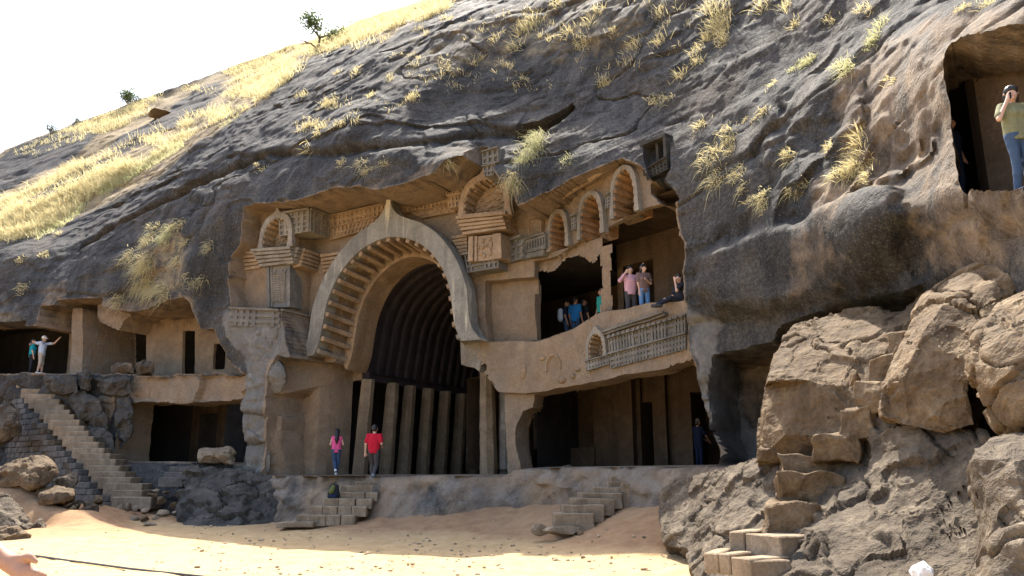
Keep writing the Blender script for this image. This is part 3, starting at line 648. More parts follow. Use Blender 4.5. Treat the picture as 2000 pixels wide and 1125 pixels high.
# ================================================================== foreground rocks at the right, traced as faceted bodies with real depth
M['rock_warm'] = rock_material('warm_boulder', (0.066, 0.043, 0.023), (0.14, 0.096, 0.054), (0.25, 0.185, 0.11), 1.0, 0.9)
M['rock_grey'] = rock_material('grey_boulder', (0.046, 0.035, 0.024), (0.10, 0.077, 0.052), (0.22, 0.178, 0.125), 1.1, 1.0)
M['rock_dark'] = rock_material('dark_block', (0.034, 0.031, 0.026), (0.066, 0.060, 0.050), (0.13, 0.118, 0.098), 1.0, 0.6)
M['cut_stone'] = rock_material('cut_stone', (0.17, 0.125, 0.08), (0.27, 0.205, 0.135), (0.36, 0.285, 0.195), 1.6, 0.35)
M['cut_stone_grey'] = rock_material('grey_masonry', (0.075, 0.07, 0.064), (0.125, 0.115, 0.10), (0.19, 0.17, 0.145), 1.6, 0.45)
def facet_rock(name, rim, inner, mat, back=2.0, drop=0.0, shrink=0.25, levels=4, amp=0.06, smooth=3, seed=0, fine=0.02, elen=0.07, rs=1.0):
    """front surface through traced points (picture x, y, distance); closed behind"""
    pts = list(rim)+list(inner); K = len(rim)
    P = np.array([at(*p) for p in pts]); v2 = [Vector((p[0], -p[1])) for p in pts]
    res = geometry.delaunay_2d_cdt(v2, [(i, (i+1) % K) for i in range(K)], [], 0 if not K else 1, 1e-4) if False else geometry.delaunay_2d_cdt(v2, [], [list(range(K))], 1, 1e-4)
    rv, rf, ov = res[0], res[2], res[3]
    idx = [o[0] if o else -1 for o in ov]
    V = [P[i] if i >= 0 else None for i in idx]
    for k, q in enumerate(V):
        if q is None:  # crossing made by the triangulation
            d = [((rv[k].x-p[0])**2+(rv[k].y+p[1])**2) for p in pts]; V[k] = P[int(np.argmin(d))]
    F = [tuple(f) for f in rf]
    m = {i: k for k, i in enumerate(idx)}; ctr = P.mean(0)
    B0 = len(V); ring = [m[i] for i in range(K)]
    for i in range(K):
        r = P[i]-EYE; r = r/np.linalg.norm(r); q = P[i]+r*back; q = q+(ctr+r*back-q)*shrink; q[2] -= drop; V.append(q)
    for i in range(K):
        a, b = ring[i], ring[(i+1) % K]; F.append((b, a, B0+i, B0+(i+1) % K))
    V.append(np.mean(V[B0:B0+K], 0)); C0 = len(V)-1
    for i in range(K): F.append((B0+(i+1) % K, B0+i, C0))
    bm = bmesh.new(); bv = [bm.verts.new(tuple(map(float, q))) for q in V]
    for f in F:
        try: bm.faces.new([bv[i] for i in f])
        except ValueError: pass
    bmesh.ops.recalc_face_normals(bm, faces=bm.faces); bmesh.ops.triangulate(bm, faces=bm.faces)
    for L in range(levels):
        bmesh.ops.subdivide_edges(bm, edges=[e for e in bm.edges if e.calc_length() > elen], cuts=1, use_grid_fill=True)
        bmesh.ops.triangulate(bm, faces=[f for f in bm.faces if len(f.verts) > 3])
        if L < smooth: bmesh.ops.smooth_vert(bm, verts=bm.verts, factor=0.22, use_axis_x=True, use_axis_y=True, use_axis_z=True)
    bm.normal_update()
    me = bpy.data.meshes.new(name); bm.to_mesh(me)
    co = np.array([q.co[:] for q in bm.verts]); no = np.array([q.normal[:] for q in bm.verts]); bm.free()
    wp = np.stack([fbm(co*1.3*rs+k*7, 3, seed+5+k) for k in range(3)], -1)
    f1, fe, cv = cells(co*rs*np.array([1.0, 1.0, 1.4])+wp*0.9, seed+3); g1, ge, gv_ = cells(co*3.1*rs+wp*1.2, seed+13)
    h = amp*(0.9*fbm(co*0.9*rs, 3, seed)+0.6*ridged(co*1.5*rs+wp*0.4, 3, seed+9)-0.5+3.2*(cv-0.5)*sstep(0, .12, fe)-0.8*(1-sstep(0, 0.06, fe))+0.8*(gv_-0.5)*sstep(0, .2, ge))+fine*(ridged(co*6*rs, 2, seed+2)+fbm(co*14*rs, 2, seed+4))
    co = co+no*h[:, None]; me.vertices.foreach_set('co', co.astype(np.float32).ravel()); me.update()
    me.polygons.foreach_set('use_smooth', np.ones(len(me.polygons), bool)); me.set_sharp_from_angle(angle=R_(38))
    return link(name, me, mat)

# --- big sloping block in front of the niche
o = facet_rock('rock_outcrop', [(1478,900,14.6),(1482,800,14.7),(1490,758,14.8),(1512,690,15.0),(1548,632,15.4),(1602,616,15.6),(1690,602,15.2),(1760,597,14.6),(1800,570,14.2),(1845,545,13.6),(1905,520,12.8),(1960,500,12.2),(2010,482,11.6),(2090,460,11),(2090,700,11.5),(1900,860,12.4),(1700,900,13.2),(1600,905,13.8)],
  [(1500,745,14.1),(1580,742,13.7),(1640,752,13.4),(1690,775,13.1),(1600,690,14.3),(1560,680,14.6),(1680,660,14.0),(1750,640,13.7),(1820,600,13.3),(1900,560,12.5),(1600,850,13.5),(1690,840,13.0),(1530,850,13.9),(1650,800,13.25)], M['rock_warm'], 3.0, 0.6, 0.1, 6, 0.04, 0, 3, 0.010, 0.05)
tag(o, 'large sunlit block of rock with a flat shaded side below the overhang', 'rock')
# --- dark faced boulder beside the rock cut steps
o = facet_rock('boulder', [(1722,812,11.9),(1722,760,12.0),(1748,690,12.2),(1765,655,12.3),(1788,612,12.5),(1822,566,12.6),(1880,528,12.4),(1940,505,12.0),(2010,500,11.4),(2010,600,11.2),(1985,640,11.0),(1930,660,11.0),(1900,700,11.0),(1890,760,11.0),(1905,830,11.0),(1840,850,11.3),(1770,830,11.6)],
  [(1765,740,11.5),(1800,650,11.6),(1840,600,11.7),(1860,700,11.2),(1830,790,11.3),(1890,600,11.5),(1940,560,11.5),(1900,560,11.8)], M['rock_warm'], 2.2, 0.3, 0.2, 6, 0.045, 0, 17, 0.012, 0.05)
tag(o, 'boulder with a dark shaded left side between the steps and the right edge', 'boulder')
# --- apron of rock carrying the steps
o = facet_rock('rock_outcrop', [(1285,1010,17.6),(1292,950,18.2),(1330,932,18.0),(1365,925,17.2),(1402,912,16.4),(1480,890,15.3),(1560,872,14.5),(1610,850,14.0),(1655,838,13.6),(1690,812,12.8),(1735,806,12.2),(1770,820,11.9),(1850,835,11.4),(1925,838,11.0),(1960,900,10.4),(2040,950,9.6),(2040,1180,8.9),(1700,1230,9.6),(1500,1230,10.6),(1372,1200,12.0),(1352,1120,13.8),(1335,1075,15.6),(1298,1065,16.6)],
  [(1345,980,17.0),(1380,1000,15.8),(1440,960,15.0),(1420,1060,13.6),(1500,940,14.6),(1520,905,14.6),(1640,890,13.2),(1650,960,12.4),(1600,1040,11.6),(1620,1120,10.8),(1700,900,12.6),(1760,880,11.9),(1740,990,11.4),(1800,1060,10.6),(1700,1120,10.4),(1870,900,11.0),(1880,1040,10.3),(1850,960,10.8),(1500,1010,13.4),(1560,1010,12.9)], M['rock_grey'], 2.5, 0.5, 0.1, 6, 0.05, 1, 29, 0.016, 0.05)
tag(o, 'rough grey rock slope with steps hewn into it at the lower right', 'rock')
# --- rounded rocks filling the right edge
o = facet_rock('boulder', [(1886,900,9.0),(1896,868,9.1),(1925,845,9.2),(1958,832,9.2),(2010,835,9.0),(2120,830,8.6),(2120,1230,7.8),(1880,1230,8.4),(1905,1100,8.7),(1918,1020,8.8),(1892,970,8.9)],
  [(1925,900,8.7),(1930,930,8.7),(1925,940,8.72),(1980,900,8.4),(1940,1030,8.4),(2010,1050,8.0),(1950,1130,8.1)], M['rock_grey'], 2.0, 0.2, 0.2, 6, 0.04, 1, 41, 0.012, 0.045)
tag(o, 'rounded grey boulder cut by the right edge of the picture', 'boulder')
o = facet_rock('boulder', [(1880,720,9.9),(1886,680,10.0),(1905,640,10.2),(1935,610,10.4),(1945,585,10.5),(1990,560,10.4),(2120,500,9.8),(2120,860,9.2),(1980,860,9.4),(1945,838,9.5),(1918,790,9.6),(1895,750,9.7)],
  [(1925,690,9.5),(1975,640,9.5),(1960,760,9.2),(2020,720,9.0),(1990,820,9.1)], M['rock_warm'], 2.0, 0.2, 0.2, 6, 0.045, 1, 53, 0.012, 0.045)
tag(o, 'orange brown rounded boulder leaning over the grey one at the right edge', 'boulder')
# ================================================================== the great arch and the pillared hall behind it
M['carved'] = rock_material('carved_rock', (0.16, 0.135, 0.10), (0.235, 0.205, 0.158), (0.33, 0.29, 0.225), 0.7, 0.25)
M['carved_brown'] = rock_material('carved_brown_rock', (0.20, 0.135, 0.08), (0.29, 0.205, 0.125), (0.37, 0.27, 0.175), 0.7, 0.25)
M['carved_grey'] = rock_material('carved_grey_rock', (0.11, 0.10, 0.083), (0.172, 0.157, 0.131), (0.25, 0.23, 0.19), 0.8, 0.3)
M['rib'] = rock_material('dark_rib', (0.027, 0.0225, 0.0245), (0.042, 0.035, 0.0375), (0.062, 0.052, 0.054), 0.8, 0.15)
M['pillar'] = rock_material('pillar_stone', (0.13, 0.096, 0.06), (0.205, 0.152, 0.096), (0.285, 0.217, 0.142), 0.8, 0.25)
M['arch'] = streaked('arch_rock', (0.205, 0.19, 0.155), (0.52, 0.47, 0.35))
M['carved_orange'] = rock_material('orange_carved_rock', (0.22, 0.12, 0.055), (0.33, 0.19, 0.09), (0.40, 0.25, 0.13), 0.7, 0.25)
def fine_curve(pts, n=48):
    P = np.array(pts, float); d = np.r_[0, np.cumsum(np.linalg.norm(np.diff(P, axis=0), axis=1))]; t = np.linspace(0, d[-1], n)
    Q = np.stack([np.interp(t, d, P[:, 0]), np.interp(t, d, P[:, 1])], -1)
    for _ in range(3): Q[1:-1] = (Q[:-2]+2*Q[1:-1]+Q[2:])/4
    return Q
def arch_ring(inner, outer, axis, w0, w1, name, mat, parent, n=48, conv=lambda a, z, w: pos(a, z, w)):
    """solid horseshoe band between two half profiles [(half width, z)] from depth w0 (front) to w1"""
    I = fine_curve(inner, n); Ou = fine_curve(outer, n)
    I = np.vstack([I*[-1, 1], I[::-1][1:]]); Ou = np.vstack([Ou*[-1, 1], Ou[::-1][1:]])
    rows = [[conv(axis+a, z, w0) for a, z in I], [conv(axis+a, z, w0) for a, z in Ou], [conv(axis+a, z, w1) for a, z in Ou], [conv(axis+a, z, w1) for a, z in I]]
    mb = MB(); mb.strip(rows+[rows[0]])
    for k in (0, -1): mb.add([r[k] for r in rows], [(0, 1, 2, 3)])
    return mb.build(name, mat, parent, True)
temple = empty('cave_temple', pos(AXU, 1.6, 0.0), 'rock cut temple front with a huge horseshoe arch and leaning pillars', 'temple')
arch = arch_ring(ARC_IN, ARC_OUT, AXU, 0.12, -0.42, 'great_arch', M['arch'], temple)
arch['label'] = 'huge grey brown horseshoe arch with a pointed finial'
ARC_MID = [(a*0.93+0.0, b-0.12) for a, b in ARC_IN]
inner_arch = arch_ring([(a*0.865, b-0.42) for a, b in ARC_IN], [(a*0.97, b-0.02) for a, b in ARC_IN], AXU, -1.25, -2.4, 'inner_arch', M['carved_brown'], temple)
# the soffit behind the band, with stepped beams across it
rowsA = fine_curve([(a*1.015, b+0.02) for a, b in ARC_IN], 60); rowsB = fine_curve([(a*0.985, b-0.01) for a, b in ARC_IN], 60)
fullA = np.vstack([rowsA*[-1, 1], rowsA[::-1][1:]]); fullB = np.vstack([rowsB*[-1, 1], rowsB[::-1][1:]])
mb = MB(); mb.strip([[pos(AXU+a, z, -0.38) for a, z in fullA], [pos(AXU+a, z, -1.3) for a, z in fullB]]); mb.build('soffit', M['carved_brown'], temple, True)
cur = fine_curve(ARC_IN, 200); full = np.vstack([cur*[-1, 1], cur[::-1][1:]]); dd = np.r_[0, np.cumsum(np.linalg.norm(np.diff(full, axis=0), axis=1))]
nb = 25
for k in range(nb):
    s0 = dd[-1]*(k+0.5)/nb
    a, z = np.interp(s0, dd, full[:, 0]), np.interp(s0, dd, full[:, 1]); a2, z2 = np.interp(min(s0+0.05, dd[-1]), dd, full[:, 0]), np.interp(min(s0+0.05, dd[-1]), dd, full[:, 1])
    tv = np.array([a2-a, z2-z]); tv /= np.linalg.norm(tv)+1e-9; nv = np.array([tv[1], -tv[0]])
    if nv@np.array([-a, 7.0-z]) < 0: nv = -nv
    if np.linalg.norm(tv) < .5: continue
    hw, hh = 0.085, 0.11
    c0 = np.array([a, z])+nv*0.03
    P = []
    for w, sc in ((0.06, 1.0), (-1.28, 1.0)):
        ctr = c0 if w > 0 else np.array([a*0.93, z-0.2])+nv*0.02
        for sx, sy in ((-1, -1), (1, -1), (1, 1), (-1, 1)):
            q = ctr+tv*hw*sx+nv*hh*sy; P.append(pos(AXU+q[0], q[1], w))
    MB().hexa(P).build('soffit_beam', M['carved_brown'] if 0 < k < nb-1 else M['carved'], temple, bevel=0.012)
# barrel vault with ribs
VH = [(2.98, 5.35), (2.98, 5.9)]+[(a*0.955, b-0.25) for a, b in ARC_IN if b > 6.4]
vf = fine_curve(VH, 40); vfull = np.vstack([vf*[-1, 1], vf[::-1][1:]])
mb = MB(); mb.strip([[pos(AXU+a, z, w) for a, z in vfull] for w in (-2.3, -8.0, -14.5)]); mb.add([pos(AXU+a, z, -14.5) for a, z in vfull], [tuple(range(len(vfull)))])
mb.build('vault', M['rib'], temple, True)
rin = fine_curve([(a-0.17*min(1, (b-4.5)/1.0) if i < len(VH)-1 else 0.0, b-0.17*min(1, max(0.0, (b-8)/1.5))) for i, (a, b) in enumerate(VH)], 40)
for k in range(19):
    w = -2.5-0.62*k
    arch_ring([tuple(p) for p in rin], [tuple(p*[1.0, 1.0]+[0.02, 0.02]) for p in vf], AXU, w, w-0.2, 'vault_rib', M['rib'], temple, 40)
# lintel course over the pillars and aisle shell
for sgn in (-1, 1):
    a0, a1 = AXU+sgn*2.7, AXU+sgn*3.25
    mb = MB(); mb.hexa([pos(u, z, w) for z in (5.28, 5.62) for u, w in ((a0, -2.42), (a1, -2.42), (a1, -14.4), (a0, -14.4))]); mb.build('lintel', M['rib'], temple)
mb = MB()
for sgn in (-1, 1):
    uo = AXU+sgn*4.85; ui = AXU+sgn*2.6
    q = [pos(ui, 5.56, w) for w in (-2.4, -14.5)]+[pos(uo, 5.62, w) for w in (-14.5, -2.3)]; mb.add(q, [(0, 1, 2, 3)])
    mb.add([pos(uo, z, w) for z, w in ((1.6, -2.3), (1.6, -14.5), (5.7, -14.5), (5.7, -2.3))], [(0, 1, 2, 3)])
mb.add([pos(u, 1.62, w) for u, w in ((AXU-4.7, -1), (AXU+4.7, -1), (AXU+4.7, -14.5), (AXU-4.7, -14.5))], [(0, 1, 2, 3)])
mb.add([pos(u, z, -14.5) for u, z in ((AXU-4.7, 1.6), (AXU+4.7, 1.6), (AXU+4.7, 5.6), (AXU-4.7, 5.6))], [(0, 1, 2, 3)])
o = link('hall_shell', mb.mesh('hall_shell', recalc=False), M['cave_shaded'], temple)
# leaning octagonal pillars in two rows
def pillar(u, w, lean, rad=0.27, z0=1.6, z1=5.3, name='pillar', mat=None):
    rows = []
    for z, r in [(z0+(z1-z0)*q, rad*(1.06-0.14*q)) for q in np.linspace(0, 1, 14)]:
        uo = u+lean*(z-z0); rows.append([pos(uo+r*1.08*math.cos(math.pi*(j+0.5)/4), z, w+r*1.08*math.sin(math.pi*(j+0.5)/4)) for j in range(8)])
    mb = MB(); mb.strip(rows, True); mb.add(rows[-1], [tuple(range(8))])
    return mb.build(name, mat or M['pillar'], temple, rough=0.035, seed=int(abs(w)*10))
for k, wv in enumerate([-2.25, -3.8, -4.95, -6.25, -7.55, -8.85, -10.15, -11.45, -12.75]):
    pillar(AXU-2.84, wv, 0.062); pillar(AXU+2.96, wv, -0.03)
pillar(AXU+3.42, -2.7, -0.01, 0.25, mat=M['carved_grey'])
# foot of the arch on the right: hanging stub and broken corner
for q, w0, w1, m in (([(898,655),(936,664),(941,700),(936,726),(925,718),(912,716),(900,712)], -0.55, -1.6, 'carved'),):
    P = [hitp(x, y, w0) for x, y in q]; MB().prism(P, [p+NN*(w1-w0) for p in P]).build('bracket_stub', M[m], temple, bevel=0.02)
# ================================================================== carved friezes, railings, blind arches
class Panel:
    """a patch of wall given by four picture corners (TL, TR, BR, BL) on a plane; s to the right, t upwards, d outwards"""
    def __init__(s, quad, plane, nrm=None):
        s.q = [hitp(x, y, plane) for x, y in quad]; s.n = np.asarray(nrm if nrm is not None else (WN if isinstance(plane, tuple) else NN), float)
    def P(s, a, b, d=0.0):
        tl, tr, br, bl = s.q; return (bl*(1-a)+br*a)*(1-b)+(tl*(1-a)+tr*a)*b+s.n*d
    def box(s, mb, a0, a1, b0, b1, d0, d1):
        return mb.hexa([s.P(a, b, d) for b in (b0, b1) for a, d in ((a0, d0), (a1, d0), (a1, d1), (a0, d1))])
def panel3(P4, nrm):
    p = Panel.__new__(Panel); p.q = [np.asarray(x, float) for x in P4]; p.n = np.asarray(nrm, float); return p
def railing(name, pan, cols, rows, mat, parent, back=0.5, proud=0.07, post=0.42, bar=0.4, lip=True, seed=0, worn=0.0):
    """carved railing: plate with a raised grid of posts and bars, so that small openings remain"""
    mb = MB(); pan.box(mb, 0, 1, 0, 1, -back, 0.0); rnd = random.Random(seed)
    for i in range(cols+1):
        c = i/cols; h = post/cols/2
        if rnd.random() < worn: continue
        pan.box(mb, max(0, c-h), min(1, c+h), 0.02, 0.98, -0.01, proud)
    for j in range(rows+1):
        c = j/rows; h = bar/rows/2
        pan.box(mb, 0, 1, max(0, c-h), min(1, c+h), -0.01, proud-0.006-0.02*(rnd.random() < worn))
    if lip: pan.box(mb, -0.01, 1.01, 0.965, 1.06, -0.02, proud+0.07)
    return mb.build(name, mat, parent, rough=0.03, seed=seed+3)
def slabs(name, pan, n, mat, parent, d0, d1, back=0.6):
    """stepped cornice: n overlapping slabs, the top one the furthest out"""
    for k in range(n):
        mb = MB(); b0, b1 = k/n, (k+0.78)/n; pan.box(mb, 0, 1, b0, b1, -back, d0+(d1-d0)*(k/max(1, n-1))); mb2 = pan.box(mb, 0.01, 0.99, b1-0.01, (k+1)/n, -back, d0+(d1-d0)*(k/max(1, n-1))-0.07)
        mb.build(name, mat, parent, cuts=2, rough=0.035, seed=k+int(d1*50))
def blind_arch(name, cx, cy, plane, hw, ht, parent, mat, matin, nrm, tang, depth=0.7, steps=9, finial=True, lattice=True, foot=0.12, band=0.2):
    """small horseshoe arch: band, stepped soffit and recessed back, centred on picture point (cx, cy) of its foot"""
    o0 = hitp(cx, cy, plane)
    prof = [(hw*0.94, 0.0), (hw*1.0, ht*0.28), (hw*0.97, ht*0.5), (hw*0.8, ht*0.75), (hw*0.48, ht*0.93), (0.0, ht)]
    inner = prof; outer = [(a+band*(1.0 if a > 0 else 0.0), b+band*(b/ht)) for a, b in prof]; outer[0] = (hw*0.94+band+foot, 0.0); outer.insert(1, (hw+band+0.02, ht*0.12))
    if finial: outer = outer[:-1]+[(0.14, ht+band*1.02), (0.05, ht+band*1.5), (0.035, ht+band*2.3)]
    conv = lambda a, z, w: o0+tang*a+ZZ*z+nrm*w
    e = arch_ring(inner, outer, 0.0, 0.06, -depth*0.2, name, mat, parent, 24, conv)
    I = fine_curve(inner, 40); full = np.vstack([I*[-1, 1], I[::-1][1:]])
    mb = MB(); mb.strip([[conv(a, z, -0.05) for a, z in full], [conv(a*0.96, z*0.98, -depth) for a, z in full]]); mb.add([conv(a*0.96, z*0.98, -depth) for a, z in full], [tuple(range(len(full)))])
    link('soffit', mb.mesh('soffit', recalc=False), matin, e)
    dd = np.r_[0, np.cumsum(np.linalg.norm(np.diff(full, axis=0), axis=1))]
    mb = MB()
    for k in range(steps):
        s0 = dd[-1]*(k+0.5)/steps; a, z = np.interp(s0, dd, full[:, 0]), np.interp(s0, dd, full[:, 1]); a2, z2 = np.interp(s0+0.02, dd, full[:, 0]), np.interp(s0+0.02, dd, full[:, 1])
        tv = np.array([a2-a, z2-z]); tv /= np.linalg.norm(tv)+1e-9; nv = np.array([tv[1], -tv[0]]); nv = nv if nv@np.array([-a, ht*0.4-z]) > 0 else -nv
        hwd = dd[-1]/steps*0.26; P = []
        for w in (0.03, -depth*0.98):
            for sx, sy in ((-1, -0.3), (1, -0.3), (1, 1), (-1, 1)):
                q = np.array([a, z])*(1.0 if w > 0 else 0.96)+tv*hwd*sx+nv*0.05*sy; P.append(conv(q[0], q[1], w))
        mb.hexa(P)
    mb.build('soffit_beam', matin, e)['kind'] = 'stuff'
    if lattice:
        mb = MB(); rnd = random.Random(3)
        for r in np.arange(0.25, 0.95, 0.22):
            for k in range(-4, 5):
                th = k*0.33; a, z = r*hw*math.sin(th), r*ht*0.75*math.cos(th)+0.1*ht
                c = conv(a, z, -depth+0.02); mb.box(c, tang*hw*0.09, nrm*0.03, ZZ*0.02)
        mb.build('lattice', mat, e)['kind'] = 'stuff'
    return e

cv_, cb_, cg_ = M['carved'], M['carved_brown'], M['carved_grey']
# ---- left turret beside the great arch
left_t = empty('carved_turret', hitp(545, 600, 0.3), 'carved turret left of the great arch with a small blind arch over a lattice pilaster', 'carving')
WF = 0.5
railing('railing_block', Panel([(546,419.5),(605.6,409),(604,452),(548,462)], WF), 5, 4, cv_, left_t, 0.9, 0.06)
_c1, _c2 = hitp(605.6, 409, WF), hitp(604, 452, WF)
_d = -1.05
railing('railing_block', panel3([_c1, _c1+NN*_d, _c2+NN*_d, _c2], UU), 5, 4, cv_, left_t, 0.3, 0.05)
blind_arch('blind_arch', 538, 487, 0.62, 0.70, 1.28, left_t, cv_, cb_, NN, UU, 0.55, 13)
slabs('cornice_slab', Panel([(499,488),(576,483),(573,514),(508,521)], 0.45), 5, cv_, left_t, 0.02, 0.28, 0.6)
_p = Panel([(499,488),(576,483),(573,514),(508,521)], 0.45)
slabs('cornice_slab', panel3([_p.q[1], _p.q[1]-NN*0.9, _p.q[2]-NN*0.9, _p.q[2]], UU), 5, cv_, left_t, 0.0, 0.2, 0.3)
slabs('cornice_slab', Panel([(452,494),(502,490),(508,524),(455,530)], 0.15), 5, cb_, left_t, 0.0, 0.2, 0.4)
slabs('cornice_slab', Panel([(632,498),(672,492),(655,528),(630,531)], -0.6), 5, cb_, left_t, 0.0, 0.2, 0.4)
slabs('cornice_slab', panel3([hitp(588,486,0.2), hitp(588,486,0.2)-NN*0.95, hitp(588,520,0.2)-NN*0.95, hitp(588,520,0.2)], UU), 5, cb_, left_t, 0.0, 0.2, 0.5)
pp = Panel([(522,522),(568,517),(568,598),(524,599)], 0.3)
mb = MB(); pp.box(mb, 0, 1, -0.02, 1, -0.6, 0.0); pp.box(mb, 0.0, 0.12, 0, 1, -0.02, 0.07); pp.box(mb, 0.16, 0.22, 0, 1, -0.02, 0.04); pp.box(mb, 0.88, 1.0, 0, 1, -0.02, 0.05); mb.build('pilaster', cg_, left_t)
lp = Panel([(533,536),(558,533),(556,589),(531,591)], 0.31)
railing('lattice_panel', lp, 9, 13, cv_, left_t, 0.05, 0.045, 0.5, 0.5, False)
for k in (0.3, 0.75):
    c = pp.P(k, 0.9, 0.01); r = 0.14
    mb = MB(); mb.strip([[c+UU*rr*math.cos(a)+ZZ*rr*math.sin(a)+NN*d for a in np.linspace(math.pi, 2*math.pi, 10)] for rr, d in ((r, 0.0), (r, 0.04), (r-0.035, 0.04), (r-0.035, 0.0))]); mb.build('half_medallion', cg_, left_t, recalc=False) if False else mb.build('half_medallion', cg_, left_t)
# worn railing under the turret and the ledge that turns the corner
lr = Panel([(452,602),(547,606),(547,640),(448,637)], 0.92)
railing('worn_railing', lr, 8, 3, cg_, left_t, 0.3, 0.05, 0.5, 0.55, True, 3, 0.3)
_a, _b = hitp(548, 606, 0.9), hitp(548, 642, 0.9)
railing('worn_railing', panel3([_a, _a-NN*1.6, _b-NN*1.6, _b], UU), 9, 3, cv_, left_t, 0.25, 0.05, 0.5, 0.5, True, 5, 0.2)
# ---- friezes above the great arch
fr = empty('carved_frieze', hitp(700, 440, -0.6), 'carved railing frieze running behind the top of the great arch', 'carving')
railing('railing_band', Panel([(645,424),(757,399),(757,420),(646,446)], -0.6), 13, 2, cb_, fr, 0.3, 0.05)
railing('railing_band', Panel([(646,447),(740,424),(728,447),(646,469)], -0.62), 12, 2, cb_, fr, 0.3, 0.05)
railing('railing_band', Panel([(776,400),(882,382),(884,400),(786,417)], -0.6), 13, 2, cb_, fr, 0.3, 0.05)
railing('railing_band', Panel([(800,416),(884,401),(890,414),(824,427)], -0.62), 10, 2, cb_, fr, 0.3, 0.05)
slabs('cornice_slab', Panel([(650,421),(757,396),(757,399),(650,424)], -0.6), 1, cb_, fr, 0.12, 0.12)
# ---- right turret
rt = empty('carved_turret', hitp(940, 520, -0.2), 'carved turret right of the great arch with a blind arch over a figure panel', 'carving')
railing('railing_block', Panel([(872,358),(930,345),(932,375),(873,383)], -0.15), 5, 3, cb_, rt, 0.9, 0.06)
railing('railing_block', Panel([(876,385),(912,380),(912,402),(878,406)], -0.2), 5, 2, cb_, rt, 0.9, 0.05)
blind_arch('blind_arch', 946, 429, 0.05, 0.83, 1.45, rt, cb_, cb_, NN, UU, 0.6, 15)
slabs('cornice_slab', Panel([(896,424),(986,416),(988,446),(903,458)], 0.05), 5, cb_, rt, 0.0, 0.22, 0.8)
zz = Panel([(896,420),(986,411),(986,418),(897,427)], 0.3)
mb = MB(); zz.box(mb, 0, 1, 0, 1, -0.5, 0.0)
for k in range(9):
    mb.add([zz.P((k+0.1)/9, 0.95, 0.03), zz.P((k+0.9)/9, 0.95, 0.03), zz.P((k+0.5)/9, 0.05, 0.03), zz.P((k+0.5)/9, 0.6, 0.0)], [(0, 1, 2), (0, 3, 1)])
mb.build('zigzag_band', cb_, rt)
rp = Panel([(918,464),(980,456),(982,505),(917,512)], -0.05)
mb = MB(); rp.box(mb, 0, 1, 0, 1, -0.8, 0.0); rp.box(mb, 0.0, 0.14, 0, 1, -0.02, 0.1); rp.box(mb, 0.18, 0.25, 0, 1, -0.02, 0.06); rp.box(mb, 0.76, 1.0, 0, 1, -0.02, 0.08); mb.build('pilaster', cb_, rt)
def blobs(name, mat, parent, items, res=10):
    """raised relief figure made of overlapping rounded lumps (one mesh)"""
    bm = bmesh.new()
    for c, sx, sy, sz, tx, nz in items:
        Mx = Matrix(((tx[0]*sx, nz[0]*sy, 0, c[0]), (tx[1]*sx, nz[1]*sy, 0, c[1]), (tx[2]*sx, nz[2]*sy, sz, c[2]), (0, 0, 0, 1)))
        bmesh.ops.create_uvsphere(bm, u_segments=res, v_segments=max(6, res-2), radius=1.0, matrix=Mx)
    me = bpy.data.meshes.new(name); bm.to_mesh(me); bm.free(); me.polygons.foreach_set('use_smooth', np.ones(len(me.polygons), bool)); roughen(me, 0.012, 3, 9.0)
    return link(name, me, mat, parent)
def relief(name, pan, items, mat, parent, u=None):
    return blobs(name, mat, parent, [(pan.P(a, b, 0.0), sx, 0.07, sz, pan.tx if hasattr(pan, 'tx') else UU, pan.n) for a, b, sx, sz in items])
relief('relief_figure', rp, [(.42,.82,.07,.075),(.40,.58,.1,.14),(.30,.55,.06,.05),(.52,.6,.12,.04),(.36,.28,.11,.05),(.46,.2,.06,.09),(.64,.84,.06,.07),(.66,.6,.08,.14),(.64,.3,.07,.12)], cb_, rt)
slabs('cornice_slab', Panel([(883,462),(914,458),(916,498),(902,500)], -0.55), 6, cb_, rt, 0.1, 0.1, 0.5)
# grey balcony railing below the right turret, turning towards the wing
railing('balcony_railing', Panel([(908,498),(976,484),(976,524),(914,533)], -0.2), 7, 3, cg_, rt, 0.9, 0.07, 0.45, 0.42, True, 2, 0.15)
railing('balcony_railing', Panel([(977,479),(1022,462),(1022,505),(978,522)], wing(0.12)), 4, 3, cg_, rt, 0.9, 0.07, 0.45, 0.4, True, 8, 0.1)
railing('balcony_railing', Panel([(1025,470),(1067,456),(1067,486),(1026,495)], wing(-0.05)), 8, 1, cg_, rt, 0.6, 0.05, 0.3, 0.5, True)
mb = MB(); Panel([(1025,496),(1064,487),(1060,500),(1026,506)], wing(-0.08)).box(mb, 0, 1, 0, 1, -0.5, 0.05); mb.build('ledge', cg_, rt, bevel=0.03)
# upper hanging fragment of railing
hf_ = empty('carved_fragment', hitp(965, 340, 0.9), 'grey fragment of carved railing hanging under the brow beside the grass', 'carving')
railing('railing_block', Panel([(943,299),(975,288),(976,318),(945,323)], 0.95), 3, 2, cg_, hf_, 1.2, 0.07)
railing('railing_block', Panel([(945,327),(972,321),(966,342),(948,346)], 0.9), 3, 2, cg_, hf_, 1.1, 0.06)
